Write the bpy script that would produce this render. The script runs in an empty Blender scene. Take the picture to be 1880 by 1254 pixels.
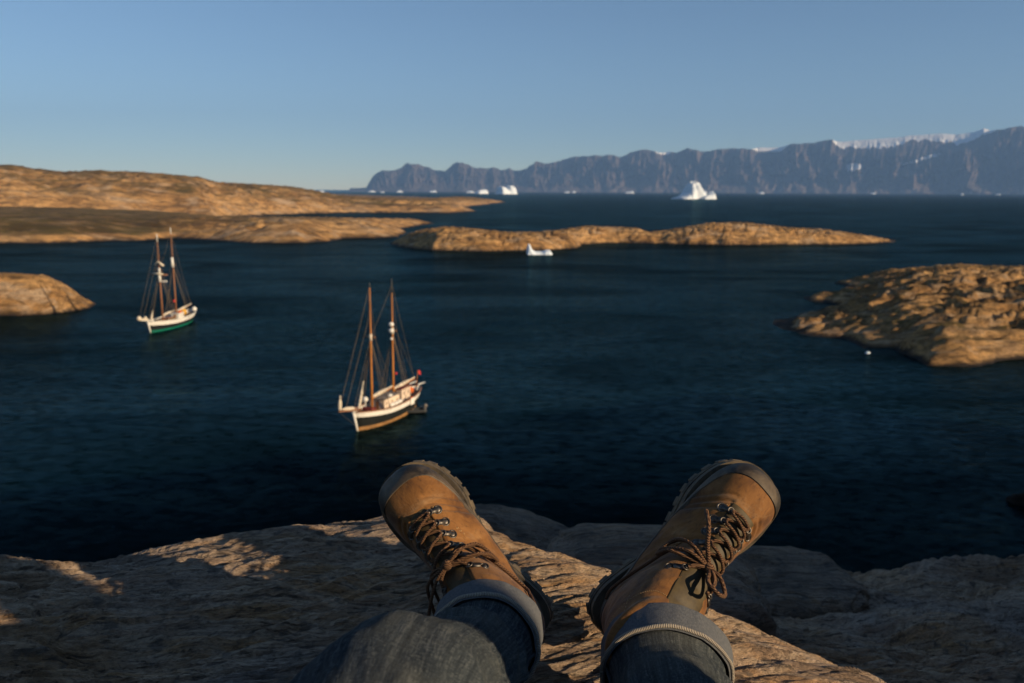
import bpy, math, random
import numpy as np
from mathutils import Vector, Matrix
R = math.radians
SC = bpy.context.scene
COL = SC.collection

# ------------------------------------------------------------------ camera
CAM_Z = 33.0
PITCH, ROLL, FOC = R(10.75), R(0.22), 1462.0          # focal length in photo pixels (28 mm on 36 mm)
cam_d = bpy.data.cameras.new('camera')
cam = bpy.data.objects.new('camera', cam_d); COL.objects.link(cam)
cam_d.sensor_width = 36.0; cam_d.lens = 28.0
cam_d.clip_start = 0.02; cam_d.clip_end = 120000.0
CAM_M = Matrix.Translation((0, 0, CAM_Z)) @ Matrix.Rotation(R(90) - PITCH, 4, 'X') @ Matrix.Rotation(ROLL, 4, 'Z')
cam.matrix_world = CAM_M
cam_d.dof.use_dof = True; cam_d.dof.focus_distance = 1.04; cam_d.dof.aperture_fstop = 8.0
SC.camera = cam

# ------------------------------------------------------------------ sky, sun, exposure
SUN_EL, SUN_AZ = R(16.5), R(120.0)                    # azimuth clockwise from +Y (the view direction)
SUN_DIR = Vector((math.sin(SUN_AZ)*math.cos(SUN_EL), math.cos(SUN_AZ)*math.cos(SUN_EL), math.sin(SUN_EL)))
world = bpy.data.worlds.new('World'); SC.world = world; world.use_nodes = True
wn = world.node_tree.nodes; wl = world.node_tree.links
bg = wn['Background']; bg.inputs['Strength'].default_value = 0.072
sky = wn.new('ShaderNodeTexSky'); sky.sky_type = 'NISHITA'; sky.sun_disc = False
sky.sun_elevation = SUN_EL; sky.sun_rotation = SUN_AZ
sky.altitude = 0; sky.air_density = 0.86; sky.dust_density = 0.0; sky.ozone_density = 3.0
wl.new(sky.outputs[0], bg.inputs['Color'])
sd = bpy.data.lights.new('sun', 'SUN'); sd.energy = 5.0; sd.angle = R(0.53); sd.color = (1.0, 0.79, 0.53)
sun = bpy.data.objects.new('sun', sd); COL.objects.link(sun)
sun.rotation_euler = (-SUN_DIR).to_track_quat('-Z', 'Y').to_euler()
sun.location = (20, -20, 80)
SC.view_settings.view_transform = 'Standard'; SC.view_settings.look = 'None'
SC.view_settings.gamma = 1.0; SC.view_settings.use_curve_mapping = False
SC.view_settings.exposure = 0.55
SC.cycles.use_denoising = True
SC.cycles.max_bounces = 6; SC.cycles.diffuse_bounces = 2; SC.cycles.glossy_bounces = 3
SC.cycles.transmission_bounces = 2; SC.cycles.volume_bounces = 0
SC.cycles.caustics_reflective = False; SC.cycles.caustics_refractive = False
SC.cycles.use_adaptive_sampling = True; SC.cycles.adaptive_threshold = 0.015

# ------------------------------------------------------------------ helpers
def ray(u, v):
    d = CAM_M.to_3x3() @ Vector(((u-940)/FOC, -(v-627)/FOC, -1))
    return d
def at(u, v, depth):
    return Vector((0, 0, CAM_Z)) + ray(u, v)*depth
def sea(u, v):
    d = ray(u, v); k = CAM_Z/-d.z
    return Vector((d.x*k, d.y*k, 0))
def at_dist(u, v, dist):                              # point on the pixel ray at a horizontal distance
    d = ray(u, v); k = dist/math.hypot(d.x, d.y)
    return Vector((d.x*k, d.y*k, CAM_Z + d.z*k))

_rng = np.random.default_rng(7)
_P = np.concatenate([_rng.permutation(256)]*3).astype(np.int32)
_G = _rng.normal(size=(256, 3)); _G /= np.linalg.norm(_G, axis=1)[:, None]
_GX, _GY, _GZ = [_G[:, i].astype(np.float32).copy() for i in range(3)]
def perlin(x, y, z=0.0):
    x, y, z = np.broadcast_arrays(np.asarray(x, np.float32), np.asarray(y, np.float32), np.asarray(z, np.float32))
    fx, fy, fz = np.floor(x), np.floor(y), np.floor(z)
    xf, yf, zf = x-fx, y-fy, z-fz
    xi, yi, zi = fx.astype(np.int32) & 255, fy.astype(np.int32) & 255, fz.astype(np.int32) & 255
    f = lambda t: t*t*t*(t*(t*6-15)+10)
    u, v, w = f(xf), f(yf), f(zf)
    a0, a1 = _P[xi]+yi, _P[xi+1]+yi
    b00, b01, b10, b11 = _P[a0]+zi, _P[a0+1]+zi, _P[a1]+zi, _P[a1+1]+zi
    def d(h, X, Y, Z): return _GX[h]*X+_GY[h]*Y+_GZ[h]*Z
    x1, y1, z1 = xf-1, yf-1, zf-1
    def layer(c, Z):
        p = d(_P[b00+c], xf, yf, Z); q = d(_P[b10+c], x1, yf, Z); p = p+(q-p)*u
        r = d(_P[b01+c], xf, y1, Z); q = d(_P[b11+c], x1, y1, Z); r = r+(q-r)*u
        return p+(r-p)*v
    lo = layer(0, zf)
    return ((lo+(layer(1, z1)-lo)*w)*1.5)
def fbm(x, y, z=0.0, o=4, lac=2.03, gain=0.5):
    s = 0; a = 1; f = 1; n = 0
    for i in range(o):
        s = s+a*perlin(x*f+i*17.3, y*f-i*9.1, np.asarray(z)*f+i*5.7); n += a; a *= gain; f *= lac
    return s/n
def ridged(x, y, z=0.0, o=4, lac=2.03, gain=0.5):
    s = 0; a = 1; f = 1; n = 0
    for i in range(o):
        s = s+a*(1-2*np.abs(perlin(x*f+i*17.3, y*f-i*9.1, np.asarray(z)*f+i*5.7))); n += a; a *= gain; f *= lac
    return s/n
def sstep(a, b, x):
    t = np.clip((x-a)/(b-a), 0, 1); return t*t*(3-2*t)
def crom(pts, n):                                     # Catmull-Rom through the rows of pts
    P = np.asarray(pts, float); m = len(P)
    Q = np.vstack([2*P[0]-P[1], P, 2*P[-1]-P[-2]])
    t = np.linspace(0, m-1-1e-9, n); i = t.astype(int); f = (t-i)[:, None]
    a, b, c, d = Q[i], Q[i+1], Q[i+2], Q[i+3]
    return .5*(2*b+(c-a)*f+(2*a-5*b+4*c-d)*f*f+(3*b-3*c+d-a)*f**3)

def tag(o, label=None, cat=None, group=None, kind=None):
    if label: o['label'] = label
    if cat: o['category'] = cat
    if group: o['group'] = group
    if kind: o['kind'] = kind
    return o
def empty(name, loc, label, cat, rot=None, group=None):
    o = bpy.data.objects.new(name, None); COL.objects.link(o); o.empty_display_size = .1
    if rot is not None: o.matrix_world = Matrix.Translation(loc) @ rot.to_4x4()
    else: o.location = loc
    return tag(o, label, cat, group)
def grid_obj(name, V, mat, parent=None, close_u=False, smooth=True, attrs=None, uv=None, flip=False):
    n, m = V.shape[:2]                                # V[i, j] a grid of points
    me = bpy.data.meshes.new(name)
    idx = np.arange(n*m).reshape(n, m)
    if close_u: idx = np.concatenate([idx, idx[:, :1]], 1)
    q = np.stack([idx[:-1, :-1], idx[:-1, 1:], idx[1:, 1:], idx[1:, :-1]], -1).reshape(-1, 4)
    if flip: q = q[:, ::-1]
    me.vertices.add(n*m); me.vertices.foreach_set('co', V.reshape(-1).astype(np.float32))
    me.loops.add(q.size); me.loops.foreach_set('vertex_index', q.reshape(-1).astype(np.int32))
    me.polygons.add(len(q)); me.polygons.foreach_set('loop_start', (np.arange(len(q))*4).astype(np.int32))
    me.polygons.foreach_set('loop_total', np.full(len(q), 4, np.int32))
    me.polygons.foreach_set('use_smooth', np.full(len(q), smooth, bool))
    me.update(); me.validate()
    for k, a in (attrs or {}).items():
        at_ = me.attributes.new(k, 'FLOAT', 'POINT'); at_.data.foreach_set('value', np.asarray(a, np.float32).reshape(-1))
    if uv is not None:
        at_ = me.attributes.new('st', 'FLOAT_VECTOR', 'POINT')
        w = np.zeros((n*m, 3), np.float32); w[:, :2] = uv.reshape(-1, 2); at_.data.foreach_set('vector', w.reshape(-1))
    o = bpy.data.objects.new(name, me); COL.objects.link(o)
    if mat: me.materials.append(mat)
    if parent: o.parent = parent
    return o
class MB:
    def __init__(s): s.v = []; s.f = []
    def add(s, v, f):
        b = len(s.v); s.v += [tuple(p) for p in v]; s.f += [tuple(i+b for i in q) for q in f]; return s
    def box(s, c, d, rot=None):
        c = Vector(c); pts = []
        for x in (-.5, .5):
            for y in (-.5, .5):
                for z in (-.5, .5):
                    p = Vector((x*d[0], y*d[1], z*d[2]))
                    if rot is not None: p = rot @ p
                    pts.append(c+p)
        return s.add(pts, [(0,1,3,2), (4,6,7,5), (0,4,5,1), (2,3,7,6), (0,2,6,4), (1,5,7,3)])
    def tube(s, pts, r, n=6, caps=True, flat=None):
        P = [Vector(p) for p in pts]; m = len(P)
        rr = list(r) if hasattr(r, '__len__') else [r]*m
        up = None; V = []
        for i in range(m):
            t = (P[min(i+1, m-1)]-P[max(i-1, 0)]).normalized()
            if up is None:
                up = Vector((0, 0, 1)) if abs(t.z) < .9 else Vector((1, 0, 0))
            a = (up-t*up.dot(t)).normalized(); b = t.cross(a); up = a
            for k in range(n):
                th = 2*math.pi*k/n; V.append(P[i]+(a*math.cos(th)+b*math.sin(th))*rr[i])
        F = [(i*n+k, i*n+(k+1) % n, (i+1)*n+(k+1) % n, (i+1)*n+k) for i in range(m-1) for k in range(n)]
        if caps: F += [tuple(range(n-1, -1, -1)), tuple((m-1)*n+k for k in range(n))]
        return s.add(V, F)
    def ball(s, c, r, nu=10, nv=6, rot=None):
        c = Vector(c); r = r if hasattr(r, '__len__') else (r, r, r); V = []; F = []
        def q(x, y, z):
            p = Vector((x*r[0], y*r[1], z*r[2])); return c+(rot @ p if rot is not None else p)
        V.append(q(0, 0, 1))
        for i in range(1, nv):
            a = math.pi*i/nv
            for j in range(nu):
                b = 2*math.pi*j/nu; V.append(q(math.sin(a)*math.cos(b), math.sin(a)*math.sin(b), math.cos(a)))
        V.append(q(0, 0, -1)); L = len(V)-1
        for j in range(nu):
            F.append((0, 1+j, 1+(j+1) % nu)); F.append((L, L-nu+(j+1) % nu, L-nu+j))
            for i in range(nv-2): F.append((1+i*nu+j, 1+(i+1)*nu+j, 1+(i+1)*nu+(j+1) % nu, 1+i*nu+(j+1) % nu))
        return s.add(V, F)
    def torus(s, c, R_, r, rot=None, nu=14, nv=6, sx=1, arc=1.0):
        c = Vector(c); V = []; F = []; n1 = nu if arc >= 1 else nu+1
        for i in range(n1):
            a = 2*math.pi*arc*i/nu
            for j in range(nv):
                b = 2*math.pi*j/nv
                p = Vector(((R_+r*math.cos(b))*math.cos(a)*sx, (R_+r*math.cos(b))*math.sin(a), r*math.sin(b)))
                V.append(c+(rot @ p if rot is not None else p))
        for i in range(nu):
            for j in range(nv): F.append((i*nv+j, ((i+1) % n1)*nv+j, ((i+1) % n1)*nv+(j+1) % nv, i*nv+(j+1) % nv))
        return s.add(V, F)
    def build(s, name, mat, parent=None, smooth=False, bevel=0):
        me = bpy.data.meshes.new(name); me.from_pydata([tuple(p) for p in s.v], [], s.f); me.update()
        if smooth: me.polygons.foreach_set('use_smooth', [True]*len(me.polygons))
        o = bpy.data.objects.new(name, me); COL.objects.link(o)
        if mat: me.materials.append(mat)
        if parent: o.parent = parent
        if bevel:
            b = o.modifiers.new('bevel', 'BEVEL'); b.width = bevel; b.segments = 2; b.limit_method = 'ANGLE'
        return o

# ------------------------------------------------------------------ materials
class NT:
    def __init__(s, name):
        s.m = bpy.data.materials.new(name); s.m.use_nodes = True
        s.t = s.m.node_tree; s.b = s.t.nodes['Principled BSDF']; s.out = s.t.nodes['Material Output']
        s.co = s.t.nodes.new('ShaderNodeTexCoord').outputs['Object']
    def n(s, ty, **kw):
        x = s.t.nodes.new('ShaderNode'+ty)
        for k, v in kw.items(): setattr(x, k, v)
        return x
    def put(s, sock, v):
        if isinstance(v, bpy.types.NodeSocket): s.t.links.new(v, sock)
        elif v is not None:
            if sock.type == 'RGBA' and len(v) == 3: v = (*v, 1)
            sock.default_value = v
    def attr(s, name, out='Fac'):
        return s.n('Attribute', attribute_name=name).outputs[out]
    def map(s, scale=(1, 1, 1), rot=(0, 0, 0), co=None):
        x = s.n('Mapping'); s.put(x.inputs['Vector'], co or s.co)
        x.inputs['Scale'].default_value = scale; x.inputs['Rotation'].default_value = rot
        return x.outputs[0]
    def noise(s, scale, co=None, detail=5, rough=.55, dist=0, ty='FBM'):
        x = s.n('TexNoise'); x.noise_type = ty; s.put(x.inputs['Vector'], co or s.co)
        x.inputs['Scale'].default_value = scale; x.inputs['Detail'].default_value = detail
        x.inputs['Roughness'].default_value = rough; x.inputs['Distortion'].default_value = dist
        return x.outputs['Fac']
    def vor(s, scale, co=None, feat='F1', out='Distance'):
        x = s.n('TexVoronoi'); x.feature = feat; s.put(x.inputs['Vector'], co or s.co); x.inputs['Scale'].default_value = scale
        return x.outputs[out]
    def ramp(s, fac, stops, mode='LINEAR'):
        x = s.n('ValToRGB'); x.color_ramp.interpolation = mode; s.put(x.inputs[0], fac); e = x.color_ramp.elements
        while len(e) < len(stops): e.new(.5)
        for i, (p, c) in enumerate(stops):
            e[i].position = p; c = (c, c, c) if isinstance(c, (int, float)) else c; e[i].color = (*c, 1)
        return x.outputs[0]
    def mix(s, f, a, b, mode='MIX'):
        x = s.n('Mix'); x.data_type = 'RGBA'; x.blend_type = mode
        s.put(x.inputs[0], f); s.put(x.inputs[6], a); s.put(x.inputs[7], b); return x.outputs[2]
    def math(s, op, a, b=None, clamp=False):
        x = s.n('Math'); x.operation = op; x.use_clamp = clamp; s.put(x.inputs[0], a)
        if b is not None: s.put(x.inputs[1], b)
        return x.outputs[0]
    def bump(s, h, strength=.5, dist=.01, prev=None):
        x = s.n('Bump'); x.inputs['Strength'].default_value = strength; x.inputs['Distance'].default_value = dist
        s.put(x.inputs['Height'], h)
        if prev is not None: s.put(x.inputs['Normal'], prev)
        return x.outputs[0]
    def done(s, col, rough=.8, normal=None, metal=0, spec=.5, **kw):
        s.put(s.b.inputs['Base Color'], col); s.put(s.b.inputs['Roughness'], rough)
        s.put(s.b.inputs['Metallic'], metal); s.put(s.b.inputs['Specular IOR Level'], spec)
        if normal is not None: s.put(s.b.inputs['Normal'], normal)
        for k, v in kw.items(): s.put(s.b.inputs[k.replace('_', ' ')], v)
        return s.m
def plain(name, col, rough=.6, var=.25, scale=3, metal=0, spec=.4):
    t = NT(name); n = t.noise(scale, detail=4)
    c = t.mix(t.ramp(n, [(.3, 0), (.7, 1)]), tuple(x*(1-var) for x in col), tuple(min(1, x*(1+var*.6)) for x in col))
    return t.done(c, rough, t.bump(n, .15, .02), metal, spec)

# ------------------------------------------------------------------ materials of the land and sea
def mat_island(name, sc, dark=.5):
    t = NT(name)
    st = t.map((sc*.35, sc*1.0, sc*1.6), (0, 0, R(-14)))
    n1 = t.noise(.09, st, 7, .6, .4); n2 = t.noise(.55, st, 6, .65, .3); n3 = t.noise(2.2, st, 5, .65)
    c = t.ramp(n1, [(.32, (.24, .130, .052)), (.45, (.53, .280, .100)), (.57, (.68, .385, .150)), (.72, (.53, .330, .175))])
    c = t.mix(t.ramp(n2, [(.40, 0), (.57, 1)]), t.mix(.74, c, (.10, .062, .032)), c)
    c = t.mix(t.ramp(t.noise(.21, st, 6, .65, .5), [(.52, 0), (.66, .8)]), c, (.60, .42, .26))
    c = t.mix(t.ramp(n3, [(.54, 0), (.66, dark)]), c, (.040, .030, .024))
    veg = t.noise(.30, t.map((sc*.5, sc, sc)), 5, .6)
    vc = t.ramp(t.noise(.16, t.map((sc*.4, sc, sc)), 6, .6), [(.3, (.075, .040, .015)), (.5, (.115, .078, .021)), (.7, (.19, .128, .042))])
    vf = t.math('MULTIPLY', t.attr('veg'), t.ramp(veg, [(.28, .25), (.52, 1)]), True)
    c = t.mix(vf, c, vc)
    wet = t.attr('wet')
    c = t.mix(wet, c, (.035, .028, .022))
    b = t.bump(t.noise(.9, st, 8, .68, .3), 1.0, 1.5/sc**.5); b = t.bump(n2, .6, 1.2/sc, b)
    return t.done(c, .92, b, spec=.15)
M_ISL_NEAR = mat_island('island_rock_near', 1.0, .75)
M_ISL_MID = mat_island('island_rock_mid', .6, .5)
M_ISL_FAR = mat_island('island_rock_far', .28, .4)

t = NT('sea_water')
pos = t.n('NewGeometry').outputs['Position']
big = t.noise(.011, t.map((.55, 1.0, 1), (0, 0, R(20)), pos), 4, .55, .8)
lane = t.noise(.022, t.map((.6, 1.3, 1), (0, 0, R(24)), pos), 6, .6, .9)
w1 = t.noise(.55, t.map((.55, 1.0, 1), (0, 0, R(12)), pos), 3, .6)
w2 = t.noise(2.1, t.map((.6, 1.0, 1), (0, 0, R(-18)), pos), 3, .6)
w0 = t.noise(.10, t.map((.35, 1.0, 1), (0, 0, R(16)), pos), 3, .5)
amp = t.math('MULTIPLY', t.ramp(big, [(.34, .30), (.62, 1.0)]), t.ramp(lane, [(.34, .45), (.62, 1.0)]))
h = t.math('ADD', t.math('MULTIPLY', w1, .55), t.math('MULTIPLY', w2, .16))
h = t.math('MULTIPLY', h, amp)
h = t.math('ADD', h, t.math('MULTIPLY', w0, .5))
tint = t.ramp(lane, [(.3, (.0005, .0030, .0036)), (.7, (.0009, .0056, .0062))])
nrm = t.bump(h, 1.0, .9)
fr = t.n('Fresnel'); fr.inputs['IOR'].default_value = 1.33
fac = t.ramp(fr.outputs[0], [(.0, .0005), (.06, .0025), (.10, .008), (.13, .019), (.17, .038), (.24, .057), (.42, .062), (1.0, .085)])
fac = t.math('MULTIPLY', fac, t.ramp(t.math('ADD', t.math('MULTIPLY', t.noise(.9, t.map((.55, 1.1, 1), (0, 0, R(20)), pos), 5, .7), .6), t.math('MULTIPLY', w1, .4)), [(.38, .3), (.60, 1.7)]))
fac = t.math('MULTIPLY', fac, t.math('MULTIPLY', t.ramp(lane, [(.36, .36), (.60, 1.0)]), t.math('MULTIPLY', t.ramp(big, [(.38, .62), (.60, 1.0)]), 1.75)))
df = t.n('BsdfDiffuse'); t.put(df.inputs[0], tint); t.put(df.inputs['Normal'], nrm)
gl = t.n('BsdfGlossy'); t.put(gl.inputs[0], (.50, .92, 1.0)); t.put(gl.inputs['Roughness'], .13); t.put(gl.inputs['Normal'], nrm)
mx = t.n('MixShader'); t.put(mx.inputs[0], fac); t.t.links.new(df.outputs[0], mx.inputs[1]); t.t.links.new(gl.outputs[0], mx.inputs[2])
t.t.links.new(mx.outputs[0], t.out.inputs['Surface']); t.t.nodes.remove(t.b)
M_SEA = t.m

t = NT('cliff_mountain')
sm = t.map((.0012, .0012, .0006))
n1 = t.noise(1.3, sm, 8, .62); n2 = t.noise(5.0, sm, 6, .65)
c = t.ramp(n1, [(.3, (.055, .042, .037)), (.5, (.115, .082, .067)), (.7, (.18, .125, .098))])
c = t.mix(t.ramp(n2, [(.4, 0), (.66, .7)]), c, (.045, .038, .036))
c = t.mix(t.math('MULTIPLY', t.attr('talus'), t.ramp(t.noise(14, sm, 4, .7), [(.52, 0), (.62, .8)])), c, (.24, .20, .17))
c = t.mix(t.ramp(t.attr('snow'), [(.47, 0), (.53, 1)]), c, (.85, .83, .80))
M_MTN = t.done(c, .95, t.bump(n2, .6, 60.0), spec=.05)

def mat_gneiss(name, shade_dark=0.0):
    t = NT(name)
    warp = t.noise(1.6, t.co, 4, .5)
    wv = t.n('Combine' + 'XYZ'); t.put(wv.inputs[1], t.math('MULTIPLY', warp, .22)); t.put(wv.inputs[2], t.math('MULTIPLY', warp, .12))
    va = t.n('VectorMath'); va.operation = 'ADD'; t.put(va.inputs[0], t.co); t.put(va.inputs[1], wv.outputs[0])
    st = t.map((.55, 7.5, 10.0), (0, 0, R(-13)), va.outputs[0])
    st2 = t.map((.5, 5.5, 8.0), (0, 0, R(-13)), va.outputs[0])
    band = t.noise(3.2, st, 7, .62, .3); fine = t.noise(17, st2, 6, .68, .2); blot = t.noise(2.3, t.co, 5, .6, .4)
    grain = t.noise(150, t.map((.7, 1, 1)), 4, .7)
    c = t.ramp(band, [(.30, (.19, .120, .072)), (.42, (.44, .275, .155)), (.52, (.56, .40, .26)), (.62, (.50, .285, .130)), (.74, (.26, .170, .105))])
    c = t.mix(t.ramp(blot, [(.46, 0), (.66, .75)]), c, (.40, .325, .265))
    c = t.mix(t.ramp(blot, [(.28, .7), (.42, 0)]), c, (.42, .215, .070))
    c = t.mix(t.ramp(fine, [(.36, .80), (.48, 0)]), c, (.034, .027, .022))
    c = t.mix(t.ramp(t.noise(26, t.co, 3, .5), [(.60, 0), (.68, .65)]), c, (.10, .09, .075))
    c = t.mix(t.ramp(grain, [(.38, .40), (.5, 0)]), c, (.09, .07, .055))
    c = t.mix(t.ramp(grain, [(.60, 0), (.72, .4)]), c, (.36, .30, .24))
    if shade_dark: c = t.mix(t.ramp(t.noise(5, t.co, 6, .65, .5), [(.36, shade_dark), (.62, shade_dark*.35)]), c, (.045, .042, .038))  # mottled dark overlay: shade painted into the rock colour
    crk = t.vor(5.0, st, 'DISTANCE_TO_EDGE'); b = t.bump(band, .7, .03); b = t.bump(t.ramp(crk, [(0, 0), (.06, 1)]), .5, .008, b); b = t.bump(fine, 1.0, .022, b); b = t.bump(grain, .7, .003, b)
    return t.done(c, t.ramp(fine, [(.3, .9), (.7, .68)]), b, spec=.3)
M_ROCK = mat_gneiss('gneiss_rock')
M_ROCK_SHADED = mat_gneiss('shade_darkened_gneiss', .8)  # darker gneiss copy for the boulders, their shade put into the colour

# ------------------------------------------------------------------ sea: one sheet to the horizon
rs = np.concatenate([[.0, 20], np.geomspace(40, 90000, 40)])
az = np.linspace(0, 2*np.pi, 97)[:-1]
V = np.stack([np.sin(az)[None]*rs[:, None], np.cos(az)[None]*rs[:, None], np.zeros((len(rs), 96))], -1)
tag(grid_obj('sea', V, M_SEA, close_u=True), 'dark blue rippled sea water filling the bay to the horizon', 'water', kind='structure')

# ------------------------------------------------------------------ mountains across the fjord
SKY = [(640,346),(672,345),(685,325),(700,316),(735,312),(748,301),(775,305),(800,315),(818,315),(838,300),(848,300),(870,310),(895,312),(905,309),
 (920,314),(935,312),(950,315),(965,313),(985,298),(1000,303),(1015,300),(1030,297),(1045,292),(1060,290),(1090,287),(1115,286),(1140,290),
 (1155,282),(1185,276),(1205,282),(1225,280),(1240,283),(1260,274),(1290,281),(1310,277),(1345,275),(1375,276),(1390,271),(1420,272),(1445,267),
 (1480,265),(1515,259),(1540,261),(1570,258),(1600,256),(1640,253),(1660,250),(1690,248),(1720,246),(1745,248),(1780,243),(1795,236),(1808,241),
 (1830,240),(1862,232),(1880,238),(1950,226),(2050,238),(2200,225),(2400,240),(2800,222),(3300,236),(4000,246),(4300,345)]
us = np.array([a for a, b in SKY], float); vs = np.array([b for a, b in SKY], float)
SNOW = [(600,0),(1195,0),(1212,2),(1222,4),(1232,0),(1375,0),(1390,5),(1430,5),(1445,0),(1522,0),(1535,8),(1560,9),(1600,12),(1640,12),(1660,6),(1690,7),(1720,10),(1760,13),(1790,9),(1818,0),(2400,2),(4300,0)]
uu = np.concatenate([np.linspace(641, 1950, 1000), np.linspace(1952, 4295, 240)]); vv = np.interp(uu, us, vs)
vv = vv + ridged(uu*.035, 3.3, 0, 5, 2.1, .6)*-4.0*(1-.8*np.clip(np.interp(uu, [a for a, b in SNOW], [b for a, b in SNOW])/4, 0, 1))*np.clip((347-vv)/25, 0, 1)
azs = np.array([math.atan2(ray(u, 340).x, ray(u, 340).y) for u in uu])
R0 = 15000.0
K = np.concatenate([np.linspace(0, 1, 64), [1.0, .97, .8, .3]])
KR = np.concatenate([np.zeros(64), [300, 900, 1600, 2600]])
elev = np.array([ray(u, v).z/math.hypot(ray(u, v).x, ray(u, v).y) for u, v in zip(uu, vv)])
A, KK = np.meshgrid(azs, K); rowR = KR[:, None]
Hc = (elev*17400+CAM_Z)[None]
cell = A*120
gul = .55*ridged(cell*.42+fbm(A*40, KK*1.2, 0, 2)*.6, KK*.5, 8.7, 3, 2.1, .5)+.6*ridged(cell*1.15+fbm(A*60, KK*1.6, 0, 2)*.7, KK*.7, 1.7, 4, 2.1, .55)*(.5+.8*np.clip(fbm(A*22, 0*KK, 3, 3)+.4, 0, 1))
cliff = sstep(.10, .42, KK)
dpx = np.interp(uu, [a for a, b in SNOW], [b for a, b in SNOW])[None]
relief = np.clip(Hc/900, .15, 1)*(1-.97*np.clip(dpx/4, 0, 1)*sstep(.68, .88, KK))
rad = R0 + 2400*np.where(KK < .36, KK*1.55, .558+(KK-.36)*.69) - (gul*950*cliff*relief + fbm(A*38, KK*2, 4, 4)*900*relief)*(1-.3*(KK > .97)) + rowR
rad += ridged(A*330, KK*1.2, 5, 3)*-150*cliff*relief
rad = np.maximum(rad, R0)
z = Hc*KK*rad/17400*1.0
z[KR > 0] = (z[63]*K[KR > 0][:, None])
# keep the crest on its measured outline
z[63] = (elev*rad[63]+CAM_Z)
z = np.where(KK == 0, -5, z) + fbm(A*300, KK*6, 9, 4)*35*sstep(.02, .2, KK)*(KK < .93)
V = np.stack([np.sin(A)*rad, np.cos(A)*rad, z], -1)
dpx = np.interp(uu, [a for a, b in SNOW], [b for a, b in SNOW])[None]
below = (1-KK)*(347-vv)[None]
snow = (below < dpx*1.25*(1+.6*fbm(A*160, 0*KK, 2, 3))).astype(float)*(dpx > .5)
pc = np.exp(-(((uu[None]-1563)/17)**2 + ((below-44)/7)**2)) + .55*np.exp(-(((uu[None]-1690)/60)**2+((below-40+(uu[None]-1690)*.2)/5)**2))
snow = np.maximum(snow, (pc*(1+.9*fbm(A*500, KK*20, 6, 4)) > .42))
for kr in range(64, 68): snow[kr] = (dpx[0] > .5)
talus = (1-sstep(.06, .24, KK))
tag(grid_obj('mountain_range', V, M_MTN, attrs=dict(snow=snow, talus=talus)),
    'long hazy range of steep ribbed cliffs with snow patches across the fjord', 'mountains', kind='structure')

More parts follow.
